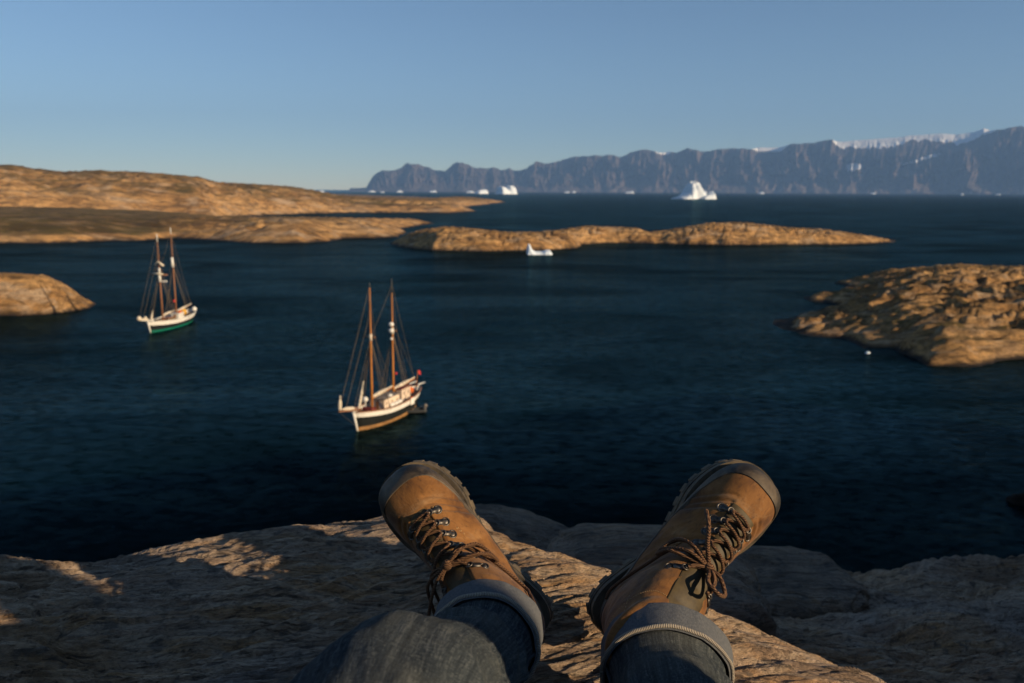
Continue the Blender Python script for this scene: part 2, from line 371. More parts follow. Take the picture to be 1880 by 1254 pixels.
# ------------------------------------------------------------------ islands and headlands
def poly_sd(px, py, poly):
    P = np.asarray(poly, float); Q = np.roll(P, -1, 0)
    d = np.full(px.shape, 1e18); inside = np.zeros(px.shape, bool)
    for (ax, ay), (bx, by) in zip(P, Q):
        ex, ey = bx-ax, by-ay; L = ex*ex+ey*ey+1e-12
        tt = np.clip(((px-ax)*ex+(py-ay)*ey)/L, 0, 1)
        d = np.minimum(d, (px-ax-tt*ex)**2+(py-ay-tt*ey)**2)
        c = (ay > py) != (by > py)
        with np.errstate(divide='ignore', invalid='ignore'):
            inside ^= c & (px < (bx-ax)*(py-ay)/(by-ay+1e-30)+ax)
    d = np.sqrt(d); return np.where(inside, d, -d)
def land(name, label, cat, shore, sky_pts, mat, res, rise, rough, ang=-14, veg=(0, 0), seed=0, wetz=.8, sharp=1.0, coast=None, stretch=2.6, meadow=None):
    """shore: pixels along the waterline, the hidden back ones too; sky_pts: (u, v, distance) of crests."""
    poly = [sea(u, v).xy[:] if v is not None else d for u, v, d in [(p+(None,))[:3] for p in shore]]
    P = np.array(poly); mn, mx = P.min(0)-rise*2, P.max(0)+rise*2
    nx, ny = int((mx[0]-mn[0])/res)+2, int((mx[1]-mn[1])/res)+2
    X, Y = np.meshgrid(np.linspace(mn[0], mx[0], nx), np.linspace(mn[1], mx[1], ny))
    cs = coast if coast else rise*.5
    wx = fbm(X/(cs*4)+seed, Y/(cs*4), seed, 4)*cs; wy = fbm(X/(cs*4), Y/(cs*4)+seed+9, seed+3, 4)*cs
    D = poly_sd(X+wx, Y+wy, poly)
    a = np.arctan2(X, Y)
    ka, kh, kt = [], [], []
    for u, v, d in sky_pts:
        p = at_dist(u, v, d); ka.append(math.atan2(p.x, p.y)); kh.append(p.z); kt.append((p.z-CAM_Z)/d)
    H = np.interp(a, ka, kh)
    prof = 1-np.exp(-np.maximum(D, 0)/rise)
    c, s = math.cos(R(ang)), math.sin(R(ang))
    xr, yr = X*c-Y*s, X*s+Y*c                         # rock grain runs along xr
    L = rise*1.3
    big = fbm(xr/(L*stretch)+seed, yr/L, seed, 3)
    r1 = ridged(xr/(L*stretch*.8)+seed*3, yr/(L*.55), seed+5, 4, 2.1, .55)
    r2 = ridged(xr/(L*stretch*.22), yr/(L*.16)+seed, seed+8, 4, 2.1, .6)
    blk = np.abs(fbm(xr/(L*.35), yr/(L*.22), seed+2, 3))
    Z = H*prof*(1.08+.30*big) + rough*prof*(r1*1.1+(r2-.2)*.75*sharp-blk*1.5*sharp)
    Z = Z + fbm(X/(res*5), Y/(res*5), seed, 3)*rough*.22*np.clip(prof*3, 0, 1)
    hs = rough*.75; wq = fbm(xr/(L*1.6), yr/(L*.8), seed+14, 3)*hs*2; q = (Z+yr*.10+wq)/hs; fq = q-np.floor(q)
    Zs = hs*(np.floor(q)+sstep(.55, 1.0, fq))-yr*.10-wq; bl = .75*sstep(-.25, .15, fbm(X/(L*1.3), Y/(L*1.3), seed+17, 2))
    Z = Z+(Zs-Z)*bl
    cap = CAM_Z + np.hypot(X, Y)*np.interp(a, ka, kt)*1.0
    cap = np.maximum(cap*(1+0*X), .3) + rough*.85*fbm(xr/(L*.32), yr/(L*.3), seed+4, 4, 2.1, .65)
    kk = max(.25, rough*.22); Z = -kk*np.logaddexp(-Z/kk, -cap/kk)
    edge = sstep(-.0, rise*.22, D)
    md = np.zeros_like(Z)
    if meadow:
        d_ = ray(meadow, 420); ma = math.atan2(d_.x, d_.y)
        md = sstep(ma+.03, ma-.08, a+.10*fbm(X/60, Y/60, 7, 4))*sstep(6, 16, D+8*fbm(X/25, Y/25, 3, 3))*sstep(400, 250, D)
        Z = Z*(1-.8*md)+.8*md*(H*prof*.92+.5*fbm(X/40, Y/40, 5, 3))
    Z = np.where(D > 0, np.maximum(Z, .15*rough)*edge-.15, -np.minimum(-D*.35, 3.0)-.15)
    gy, gx = np.gradient(Z, res); slope = np.hypot(gx, gy)
    vg = sstep(.85, .28, slope)*sstep(veg[1]*.4, veg[1], D)*veg[0] if veg[0] else np.zeros_like(Z)
    lowv = np.clip(np.maximum(vg*(1.3-np.clip(r1, 0, 1)), md*1.3), 0, 1)
    wet = sstep(wetz, wetz*.35, Z+fbm(X/3, Y/3, 1, 3)*wetz*.5)
    o = grid_obj(name, np.stack([X, Y, Z], -1), mat, attrs=dict(veg=lowv, wet=wet), smooth=True)
    return tag(o, label, cat, kind='structure')

land('islet', 'low rounded ochre rock islet at the left edge of the bay', 'islet',
     [(-260,590),(-120,588),(0,581),(70,578),(130,573),(172,567),(178,556),(140,548),(90,538),(0,532),(-260,530)],
     [(-300,490,240),(-100,496,240),(0,502,238),(40,503,238),(90,508,240),(130,525,243),(160,545,245),(180,556,247)],
     M_ISL_NEAR, .65, 7.5, 1.6, ang=12, seed=11, wetz=.7, veg=(.35, 12))
land('islet', 'craggy brown rock island with grassy hollows at the right edge of the bay', 'islet',
     [(1412,592),(1420,603),(1495,622),(1560,627),(1583,640),(1635,640),(1660,655),(1672,672),(1740,676),(1800,675),(1850,664),(1900,660),(2100,668),(2400,655),(2650,640),(2800,600),(2700,540),(2450,512),(2000,508),(1860,508),
      (1700,507),(1600,512),(1540,517),(1520,518),(1560,528),(1600,538),(1530,541),(1470,543),(1480,552),(1530,560),(1470,573)],
     [(1425,588,212),(1470,560,218),(1520,515,300),(1560,506,300),(1600,498,302),(1650,493,303),(1700,489,304),(1760,487,306),(1850,491,308),(1900,489,310),(2100,480,310),(2500,470,310)],
     M_ISL_NEAR, .62, 17, 3.0, ang=-14, seed=3, veg=(1.0, 9), wetz=.8, sharp=1.3, coast=6, stretch=4.2)
land('islet', 'long low chain of ochre rock skerries in the middle of the bay', 'islet',
     [(714,447),(735,454),(790,460),(900,462),(1010,460),(1060,456),(1068,449),(1130,446),(1190,447),(1260,449),(1380,450),(1500,449),(1560,449),(1640,446),(1648,442),
      (1600,436),(1520,432),(1400,427),(1200,428),(1080,429),(960,431),(860,429),(790,431),(760,436)],
     [(712,446,470),(740,434,480),(770,424,485),(815,418,488),(860,421,490),(930,428,490),(990,428,488),(1040,422,488),(1075,417,490),(1120,418,492),(1170,421,495),(1190,428,498),
      (1215,426,500),(1260,418,505),(1300,412,508),(1350,410,510),(1400,414,515),(1450,420,520),(1500,422,525),(1545,427,535),(1575,432,545),(1620,438,560),(1650,444,575)],
     M_ISL_MID, .95, 9, 3.8, ang=4, seed=21, veg=(.5, 14), wetz=1.0, coast=5)
land('headland', 'ochre rock point with olive tundra slope behind the far ship', 'headland',
     [(-500,452),(-150,450),(0,447),(120,446),(250,442),(320,438),(375,439),(400,442),(450,445),(540,447),(600,444),(640,438),(700,437),(735,436),(750,427),(740,419),(800,411),(770,405),(650,400),(480,398),(400,392),(200,385),(-500,380)],
     [(-600,352,900),(0,384,850),(120,386,850),(250,392,830),(380,396,820),(430,402,700),(520,400,640),(600,401,640),(680,402,660),(730,402,700),(770,404,720),(800,409,740)],
     M_ISL_FAR, 2.2, 26, 4.0, ang=4, seed=31, veg=(1.0, 60), wetz=1.3, coast=10, meadow=385)
land('headland', 'broad sunlit brown hill sloping down to the open sea on the left', 'headland',
     [(-600,404),(-200,402),(0,401),(200,400),(400,399),(470,396),(505,395),(560,393),(660,391),(760,391),(840,391),(880,388),(860,384),(830,382),(870,379),(930,372),(925,369),(800,363),(640,357),(500,355),(-600,356)],
     [(-700,285,1500),(-200,298,1500),(0,306,1450),(30,305,1450),(60,312,1450),(120,317,1450),(180,315,1450),(230,317,1450),(300,321,1450),(370,328,1450),(400,337,1450),(470,340,1430),(530,344,1400),(570,350,1380),(620,360,1400),
      (680,364,1450),(740,366,1500),(780,366,1600),(840,362,1700),(880,364,1900),(935,370,2150)],
     M_ISL_FAR, 4.6, 75, 9.0, ang=6, seed=41, veg=(1.0, 60), wetz=1.6, coast=16, sharp=1.2)

land('islet', 'small dark shore rock breaking the shaded water at the right edge', 'rock',
     [(1842,917),(1862,927),(1895,935),(1960,940),(1990,920),(1930,908),(1875,908)],
     [(1838,914,82),(1862,906,82),(1890,902,82),(1930,898,82),(1995,905,82)],
     M_ISL_NEAR, .12, 1.1, .35, ang=6, seed=51, wetz=2.5, coast=.5)

# ------------------------------------------------------------------ the rock the photographer sits on
TX, TY = -math.sin(SUN_AZ), -math.cos(SUN_AZ)         # the way sunlight travels over the ground
def ledge_height(X, Y, detail=True):
    ye = np.interp(X, [-3, -1.6, -1.05, -.55, -.25, -.08, .0, .12, .25, .38, .5, .62, .8, 1.2, 2], [1.30, 1.40, 1.46, 1.66, 1.76, 1.70, 1.48, 1.40, 1.32, 1.20, 1.10, 1.02, .86, .6, .3])
    ye = ye + .10*fbm(X*2.1, Y*.8, 3, 3)
    zt = -.665 - .03*sstep(-.05, -.5, X)*sstep(.8, 1.4, Y) + .02*sstep(-.5, -1.2, X) - .01*sstep(1.1, 1.4, Y) - .055*sstep(1.35, 1.72, Y)*sstep(.05, -.1, X) + .035*np.exp(-(((X-.03)/.30)**2+((Y-1.28)/.22)**2)) + .03*fbm(X*1.3, Y*1.9, 8, 3)
    zt = zt + .045*np.exp(-(((X+.42)/.5)**2+((Y-1.62)/.16)**2)) - .05*np.exp(-((Y-1.15-.12*X)/.10)**2)*sstep(.05, -.25, X)*.6
    e = Y-ye
    soft = np.where(e > .6, e, np.log1p(np.exp(np.clip(e*14, -40, 40)))/14)
    top = zt - 1.25*soft
    low = -1.02-.36*(Y-1.3) - .55*sstep(.15, -.5, X)*sstep(.9, 1.9, Y) - .10*sstep(.7, 1.6, X)
    low = low + .22*np.exp(-(((X-1.95)/.75)**2+((Y-2.9)/.45)**2)) + .16*fbm(X*1.1+4, Y*1.7, 2, 4)
    low = low + .09*ridged(X*.55-Y*.25, Y*1.9+X*.45, 4.5, 3)
    k = .05
    h_ = np.clip(.5+.5*(top-low)/k, 0, 1); Z = low*(1-h_)+top*h_+k*h_*(1-h_)
    Rr = np.hypot(X, Y)
    Z = Z - np.clip(Y-3.6, 0, None)*1.15 - np.clip(-X-1.6, 0, None)*.5 - np.clip(X-4, 0, None)*.25
    # the hillside behind and to the right: unseen, shaped so that it keeps the low sun off the lower rocks and the near water
    a = -(X*TX+Y*TY); s = X*TY-Y*TX
    th = np.degrees(np.arctan2(X, Y))
    back = -.70 + .02*np.clip(a, 0, None)
    shade_wall_r = sstep(1.56, 1.74, s+.10*fbm(a*.7, s*1.2, 6, 3))*sstep(58, 68, np.where(th < -90, 180, th))
    rise_ = np.clip(a-1.7, 0, None)
    hill = back + shade_wall_r*np.minimum(rise_*1.7, 3.4)*(1+.25*fbm(X*.8, Y*.8, 9, 4))  # unseen hillside, shaped to keep the sun off
    kn = sstep(.83, .75, s+.05*fbm(a*2, s*3, 26, 3))*sstep(-6, -1, s)  # unseen knoll, added to shade the left ground and legs but spare the knee
    hill = np.maximum(hill, -.70+kn*np.minimum(np.clip(a-1.45, 0, None)*2.6, np.interp(s, [.35, .60, .66, .74, .8], [.86, .86, 1.18, 1.18, 1.0])+.14*np.clip(a-2, 0, 4)+.03*fbm(X*3, Y*3, 28, 3)))
    m = np.maximum(sstep(.50, 1.6, a), sstep(.25, -.2, Y)*sstep(1.2, .6, np.abs(X)))*sstep(50, 62, np.where(th < -90, 180, np.where(Y < .3, 90, th)))
    Z = Z*(1-m)+hill*m
    if detail:
        c, sn = math.cos(R(-13)), math.sin(R(-13)); xr, yr = X*c-Y*sn, X*sn+Y*c
        wp = fbm(X*1.4, Y*1.4, 1, 3)*.10
        d = .014*ridged(xr*1.6, (yr+wp)*6.5, 3.1, 3) + .008*ridged(xr*2.4, (yr+wp)*22, 7.7, 4, 2.1, .6) + .005*ridged(xr*8, (yr+wp)*52, 2.2, 3, 2.1, .65)
        st = (yr+wp)*6.5+fbm(xr*1.1, yr*2.2, 4, 3)*1.5
        fr = st-np.floor(st); d += .011*(sstep(.0, .90, fr)-sstep(.93, 1.0, fr))*sstep(-.25, .15, fbm(xr*2.2, yr*5, 12, 2)+.1)
        cr = np.abs(fbm(xr*.9+2, yr*3.1, 21, 3)); d -= .018*np.exp(-(cr/.018)**2)*sstep(-.2, .2, fbm(X*1.1, Y*1.1, 30, 2))
        d += .014*fbm(X*2.2, Y*3.6, 6, 3)
        def terr(n, k): 
            q = n*k; f = q-np.floor(q); return (np.floor(q)+sstep(.72, 1.0, f))/k
        fl = terr(fbm(xr*2.0, (yr+wp)*13, 40, 4, 2.1, .55)*.5, 14)*.055 + terr(fbm(xr*6.5, (yr+wp)*38, 44, 3, 2.1, .6)*.5, 9)*.020
        d = d*.55+fl*sstep(2.6, 1.6, Rr)+fl*.5*sstep(1.6, 2.6, Rr)
        Z = Z + d*np.clip(Rr/1.0, .4, 3.0)**.6
    return Z
fr_az = np.radians(np.linspace(-43, 43, 640)); bk_az = np.radians(np.linspace(43, 317, 150))[1:-1]
azs = np.concatenate([fr_az, bk_az])
rs = np.concatenate([np.geomspace(.12, .65, 16)[:-1], np.geomspace(.65, 2.2, 560), np.geomspace(2.2, 6, 120)[1:], np.geomspace(6, 150, 60)[1:]])
A, RR = np.meshgrid(azs, rs); X, Y = np.sin(A)*RR, np.cos(A)*RR
Z = np.maximum(ledge_height(X, Y), -CAM_Z-3)
rock = grid_obj('rock_ledge', np.stack([X, Y, Z+CAM_Z], -1), M_ROCK, close_u=True)
tag(rock, 'banded grey and tan gneiss ledge under the outstretched legs', 'rock', kind='structure')

def boulder(label, c, size, rotz, seed, power=2.6, tilt=0):
    n, m = 90, 150
    th = np.linspace(0, np.pi*.62, n)[:, None]; ph = np.linspace(0, 2*np.pi, m+1)[None, :-1]
    sg = lambda x, p: np.sign(x)*np.abs(x)**(2/p)
    x = sg(np.sin(th), power)*sg(np.cos(ph), power); y = sg(np.sin(th), power)*sg(np.sin(ph), power); z = sg(np.cos(th), power)+0*ph
    x, y, z = x*size[0], y*size[1], z*size[2]
    q_ = fbm(x*3.0+seed, y*3.6, z*3.6, 3)*.5*7; fq_ = q_-np.floor(q_); tr_ = (np.floor(q_)+sstep(.70, 1.0, fq_))/7
    k = 1+.14*fbm(x*2.2+seed, y*2.2, z*2.2, 4)+.36*tr_+.05*ridged(x*4+seed, y*9, z*10, 4, 2.1, .6)
    x, y, z = x*k, y*k, z*k
    z = z+tilt*x
    cr, sr = math.cos(rotz), math.sin(rotz)
    V = np.stack([x*cr-y*sr, x*sr+y*cr, z], -1)
    o = grid_obj('boulder', V, M_ROCK_SHADED, close_u=True); o.location = c
    return tag(o, label, 'boulder', 'boulders below the ledge')
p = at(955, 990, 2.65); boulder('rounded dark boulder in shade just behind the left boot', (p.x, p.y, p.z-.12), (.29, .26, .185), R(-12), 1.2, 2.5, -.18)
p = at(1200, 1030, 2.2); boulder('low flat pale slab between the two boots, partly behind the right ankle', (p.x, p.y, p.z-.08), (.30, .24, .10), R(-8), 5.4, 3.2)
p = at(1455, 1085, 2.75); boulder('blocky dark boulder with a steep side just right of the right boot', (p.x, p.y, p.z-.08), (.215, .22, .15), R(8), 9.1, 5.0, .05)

# ------------------------------------------------------------------ sailing ships
M_WHITE = plain('white_paint', (.74, .70, .62), .5, .12, 1.5)
M_BLACKH = plain('black_hull_paint', (.012, .014, .013), .45, .3, 1)
M_OCHRE = plain('ochre_boot_top', (.33, .17, .06), .6, .35, 1.2)
M_GREEN = plain('green_boot_top', (.003, .15, .095), .5, .2, 1)
M_VARN = plain('varnished_spar', (.52, .19, .035), .45, .2, 2)
M_VARN2 = plain('brown_spar', (.27, .115, .05), .5, .2, 2)
M_SAIL = plain('furled_canvas', (.66, .56, .42), .85, .25, 3)
M_DECK = plain('teak_deck', (.24, .16, .09), .8, .3, 3)
M_ROOF = plain('grey_roof', (.20, .17, .145), .8, .2, 2)
M_CREAM = plain('cream_cabin', (.72, .56, .42), .6, .12, 2)
M_GLASS = plain('cabin_glass', (.015, .02, .025), .12, .1, 2)
M_REDC = plain('dark_red_cover', (.16, .025, .02), .8, .2, 3)
M_ORNG = plain('orange_cover', (.62, .13, .02), .7, .2, 3)
M_ROPE = plain('rigging_rope', (.14, .10, .065), .9, .2, 3)
M_FLAG = plain('red_flag', (.55, .035, .03), .8, .1, 2)
M_YEL = plain('yellow_cover', (.62, .32, .03), .7, .2, 3)
M_GREYR = plain('grey_rubber', (.035, .037, .036), .6, .3, 3)
M_WIN = plain('cabin_window', (.16, .10, .06), .3, .2, 2)
M_STEEL = plain('dark_steel', (.05, .048, .045), .5, .2, 3)

def ship(label, bow, stern, P):
    """local: x forward from midships, y to port, z up from the waterline"""
    ax = (bow-stern); LW = ax.length; mid = (bow+stern)/2; ang = math.atan2(ax.y, ax.x)
    root = empty('sailing_ship', mid, label, 'ship', Matrix.Rotation(ang, 3, 'Z'), 'sailing ships at anchor')
    B = LW*.145; xs = np.linspace(-1, 1, 41); hl = LW*.5
    deck = lambda t: B*np.clip(1-np.abs(t)**(2.6 if t > 0 else 3.2), 0, 1)**(.62 if t > 0 else .55)+.05
    wl_ = lambda t: B*.93*np.clip(1-np.abs(t*1.02)**2.2, 0, 1)**.75+.03
    sheer = lambda t: P['free']*(1+.32*max(t, 0)**2+.20*max(-t, 0)**2)
    xof = lambda t, z: t*hl + (max(t, 0)**6)*max(z, 0)*.30 - (max(-t, 0)**6)*max(z, 0)*.45
    def half(t, z):
        k = np.clip(z/sheer(t), 0, 1.15); return wl_(t)*(1-k)+deck(t)*k if z >= 0 else wl_(t)*(1+z*.22)
    def band(name, zf0, zf1, mat, n=4, out=0.0, abs_z=False):
        rows = []
        for k in np.linspace(0, 1, n):
            side = []
            for t in xs:
                z0 = zf0(t); z1 = zf1(t); z_ = z0+(z1-z0)*k; side.append((xof(t, z_), half(t, z_)+out, z_))
            rows.append(side+[(x, -y, z_) for x, y, z_ in side[::-1]])
        return grid_obj(name, np.array(rows), mat, root, close_u=True)
    bt = P['boot']; bw_ = P['bulwark']
    band('boot_top', lambda t: -.8, lambda t: bt*(1+.35*max(t, 0)**3), P['boot_mat'], 4)
    band('hull', lambda t: bt*(1+.35*max(t, 0)**3), lambda t: sheer(t)-bw_, M_BLACKH, 5)
    band('bulwark', lambda t: sheer(t)-bw_, lambda t: sheer(t), M_WHITE, 3, .04)
    rl = [(xof(t, sheer(t)), half(t, sheer(t))+.02, sheer(t)+.03) for t in xs]
    MB().tube(rl+[(x, -y, z_) for x, y, z_ in rl[::-1]]+[rl[0]], .09, 6).build('rail', P['rail_mat'], root, smooth=True)
    dk = lambda t: sheer(t)-bw_*.75
    rows = [[(xof(t, dk(t))*.985, half(t, dk(t))*k, dk(t)+.08*(1-k*k)) for t in xs] for k in np.linspace(-.985, .985, 9)]
    grid_obj('deck', np.array(rows), M_DECK, root)
    mb = MB(); mb.tube([(hl*1.0+.06, 0, -.2), (xof(1, .8)+.08, 0, .8), (xof(1, sheer(1))+.12, 0, sheer(1)+.25)], [.16, .17, .19], 8); mb.build('stem_post', M_WHITE, root, smooth=True)
    mb = MB(); mb.box((-hl*1.02-.2, 0, .1), (.5, .14, 1.5)); mb.build('rudder', M_BLACKH, root, bevel=.03)
    # bowsprit and headsails
    b0 = Vector((hl*.88, 0, dk(1)+.55)); b1 = Vector((hl+P['sprit'], 0, sheer(1)+P['sprit']*.17+.3))
    MB().tube([b0, b0.lerp(b1, .5), b1], [.17, .15, .10], 8).build('bowsprit', P['rail_mat'], root, smooth=True)
    def furl(name, a, b_, r, mat=M_SAIL, sag=.0, lumps=7):
        pts = []; rr = []
        for k in range(25):
            f = k/24; p = Vector(a).lerp(Vector(b_), f); p.z -= sag*math.sin(math.pi*f)
            pts.append(p); rr.append(r*(.35+.65*math.sin(math.pi*min(1, f*1.25+.08))**.5)*(1+.18*math.sin(f*lumps*6.28)) if f < .97 else r*.4)
        return MB().tube(pts, rr, 9).build(name, mat, root, smooth=True)
    furl('furled_jib', b0.lerp(b1, .35)+Vector((0, .05, .28)), b1+Vector((-.15, 0, .28)), .26*P['jib'])
    if P['jib_up']: furl('jib_bundle', b1+Vector((-.2, 0, .2)), b1+Vector((-.45, 0, 2.1)), .26)
    else:
        MB().ball(b1+Vector((-.1, 0, .35)), (.62, .5, .55), 12, 8).build('jib_bundle', M_SAIL, root, smooth=True)
        MB().ball(b0.lerp(b1, .52)+Vector((0, 0, .55)), (.4, .35, .45), 10, 7).build('staysail_bundle', M_SAIL, root, smooth=True)
    MB().tube([b1, Vector((hl+.05, 0, .5))], .04, 5).build('bobstay', M_STEEL, root)
    MB().tube([b0.lerp(b1, .6)+Vector((0, .0, -.1)), Vector((xof(.9, 1), half(.9, 1), sheer(.9)-.2))], .025, 5).build('bowsprit_guy', M_STEEL, root)
    MB().tube([b0.lerp(b1, .6)+Vector((0, .0, -.1)), Vector((xof(.9, 1), -half(.9, 1), sheer(.9)-.2))], .025, 5).build('bowsprit_guy', M_STEEL, root)
    # masts and rigging
    for j, (tx, hgt, rad, hm) in enumerate(P['masts']):
        x = tx*hl; zb = dk(tx)-.1; top = Vector((x-hgt*P['rake'], 0, hgt)); base = Vector((x, 0, zb))
        pt = lambda z_: base.lerp(top, (z_-zb)/(hgt-zb))
        m_ = MB().tube([base, pt(hgt*.35), pt(hgt*.62), pt(hgt*.63), pt(hgt*.85), top], [rad, rad, rad*.85, rad*.68, rad*.55, rad*.35], 10).build('mast', P['spar_mat'], root, smooth=True)
        MB().tube([pt(hgt*.60), pt(hgt*.645)], [rad*1.35]*2, 10).build('mast_band', P['band_mat'], m_, smooth=True)
        MB().tube([pt(hgt*hm), pt(hgt*.999)+Vector((0, 0, .12))], [rad*.62, rad*.45], 8).build('masthead', M_STEEL if P['jib_up'] else M_WHITE, m_, smooth=True)
        MB().box(pt(hgt*.625), (.18, 1.5, .10)).build('crosstree', P['spar_mat'], m_)
        for sgn in (-1, 1):
            for dx in (-.9, -.2, .5):
                t2 = tx+(dx-.35)/hl
                MB().tube([pt(hgt*.615), Vector((t2*hl, sgn*(half(t2, sheer(t2))+.05), sheer(t2)-.3))], .034, 4).build('shroud', M_ROPE, root)
            t2 = tx-.16
            MB().tube([pt(hgt*.93), pt(hgt*.62)+Vector((0, sgn*.75, 0)), Vector((t2*hl, sgn*(half(t2, sheer(t2))+.05), sheer(t2)-.3))], .022, 4).build('topmast_shroud', M_ROPE, root)
        if j == 0:
            for z_, q in ((.98, b1), (.80, b0.lerp(b1, .72)), (.62, b0.lerp(b1, .34))):
                MB().tube([pt(hgt*z_), q], .028, 4).build('forestay', M_ROPE, root)
        else:
            MB().tube([pt(hgt*.97), Vector((-hl*1.02, .2, sheer(-1)))], .024, 4).build('backstay', M_ROPE, root)
            MB().tube([pt(hgt*.95), Vector((P['masts'][0][0]*hl-P['masts'][0][1]*.62*P['rake'], 0, P['masts'][0][1]*.62))], .022, 4).build('triatic_stay', M_ROPE, root)
        # boom with its stowed sail
        xb = P['boom'][j]; a = pt(zb+P['boomz']); b_ = Vector((x-xb, .15*j, zb+P['boomz']+P['boomlift'][j]))
        MB().tube([a, b_], [.11, .09], 8).build('boom', P['spar_mat'], root, smooth=True)
        furl('stowed_sail', a+Vector((-.25, 0, .24)), b_+Vector((.1, 0, .24)), .30)
        MB().tube([b_, pt(hgt*.7)], .022, 4).build('topping_lift', M_ROPE, root)
    # stay bundle leaning up from the stem
    P0 = Vector((hl*.93, -.15, dk(1)+.5))
    mt = P['masts'][0]; tp_ = Vector((mt[0]*hl-mt[1]*.62*P['rake'], 0, mt[1]*.62)); furl('furled_staysail', P0, P0.lerp(tp_, P['stay']), .22)
    P['extras'](root, hl, half, sheer, dk)
    # flag on a staff at the stern
    if not P['jib_up']: return root
    f0 = Vector((-hl*1.0, .3, sheer(-1))); f1 = f0+Vector((-.55, 0, 2.6))
    MB().tube([f0, f1], .04, 6).build('flagstaff', P['spar_mat'], root)
    rows = np.array([[(f1.x-.05-.95*k+.03*j_, f1.y+.12*math.sin(k*5+j_), f1.z-.02-j_*.62-.30*k*k) for k in np.linspace(0, 1, 8)] for j_ in np.linspace(0, 1, 5)])
    fo = grid_obj('flag', rows, M_FLAG, root); so = fo.modifiers.new('s', 'SOLIDIFY'); so.thickness = .02
    return root

def cabin(root, name, x0, x1, w, z0, h, wall, roof, nwin, slope=.0):
    mb = MB(); pts = []
    for x in (x0, x1):
        for y in (-1, 1):
            for z_ in (z0, z0+h): pts.append((x+(slope if z_ > z0 else 0)*(1 if x == x0 else -1), y*w*(1 if z_ == z0 else .95), z_))
    mb.add(pts, [(0,1,3,2), (4,6,7,5), (0,4,5,1), (2,3,7,6), (0,2,6,4), (1,5,7,3)])
    c_ = mb.build(name, wall, root, bevel=.04)
    MB().box(((x0+x1)/2, 0, z0+h+.07), (abs(x1-x0)+.3, w*2+.22, .12)).build('cabin_roof', roof, c_, bevel=.03)
    for sgn in (-1, 1):
        for k in range(nwin):
            x = x0+(x1-x0)*(k+.5)/nwin; MB().box((x, sgn*(w*.975+.02), z0+h*.62), (.26, .05, .26)).build('window', M_WIN, c_, bevel=.01)
    MB().box((x1-.0+.02, .0, z0+h*.5), (.05, .55, h*.8)).build('door', M_VARN2, c_)
    return c_
def extras1(root, hl, half, sheer, dk):
    z_ = dk(.1); cabin(root, 'deckhouse', -hl*.16, hl*.36, 1.25, z_, 1.65, M_CREAM, M_ROOF, 3)
    z_ = dk(-.4); cabin(root, 'wheelhouse', -hl*.60, -hl*.26, 1.15, z_, 2.0, M_CREAM, M_REDC, 2, .08)
    z_ = dk(.66)
    mb = MB(); mb.tube([(hl*.66, -.8, z_+.5), (hl*.66, .8, z_+.5)], [.34, .34], 10); mb.box((hl*.66, 0, z_+.25), (.7, .5, .7)); mb.build('windlass', M_REDC, root, bevel=.02)
    MB().box((hl*.55, 0, z_+.3), (.9, 1.0, .5)).build('hatch', M_REDC, root, bevel=.04)
    mb = MB(); mb.ball((hl*.60, -.75, z_+1.75), (.42, .42, .40), 12, 8); mb.tube([(hl*.60, -.75, z_), (hl*.60, -.75, z_+1.5)], .08, 6); mb.build('vent_cowl', M_WHITE, root, smooth=True)
    for y, x in ((1.45, .16), (1.5, .02), (1.45, -.1)):
        MB().tube([(hl*x-.5, y, dk(x)+.55), (hl*x+.5, y, dk(x)+.55)], [.33, .33], 10).build('life_raft_canister', M_WHITE, root, smooth=True)
    MB().ball((hl*.10, .9, dk(.1)+1.75), (.45, .38, .36), 10, 7).build('life_raft_canister', M_WHITE, root, smooth=True)
    m = 1; hgt = 20.2; x0 = -.20*hl
    for k, r_ in ((.672, .42), (.625, .42), (.565, .24)): MB().ball((x0-hgt*k*.015+.32, 0, hgt*k), (r_, r_, r_*.8), 10, 7).build('radar_dome', M_WHITE, root, smooth=True)
    MB().tube([(-hl*.72, -.8, dk(-.7)+.9), (-hl*.72, .9, dk(-.7)+.9)], [.5, .45], 9).build('stowed_tarpaulin', M_ORNG, root, smooth=True)
    MB().tube([(-hl*.86, -.5, dk(-.8)+.8), (-hl*.62, -.6, dk(-.7)+1.2)], [.35, .4], 8).build('sail_cover', M_REDC, root, smooth=True)
    for sgn in (-1, 1):
        MB().tube([(-hl*.9, sgn*.75, sheer(-.9)-.1), (-hl*1.0, sgn*.75, sheer(-1)+.55), (-hl*1.12-.9, sgn*.75, sheer(-1)+.45)], .10, 7).build('davit', M_WHITE, root, smooth=True)
    MB().torus((-hl*.35, half(-.35, sheer(-.35))+.08, sheer(-.35)-.1), .36, .10, Matrix.Rotation(R(90), 3, 'X')).build('lifebuoy', M_ORNG, root, smooth=True)
    MB().box((-hl*.36, half(-.36, sheer(-.36))+.12, sheer(-.36)-.35), (1.0, .22, 1.0)).build('boarding_gate', M_WHITE, root, bevel=.03)
    MB().ball((-.02*hl, 1.4, 6.6), .20, 8, 6).build('signal_ball', M_FLAG, root, smooth=True)
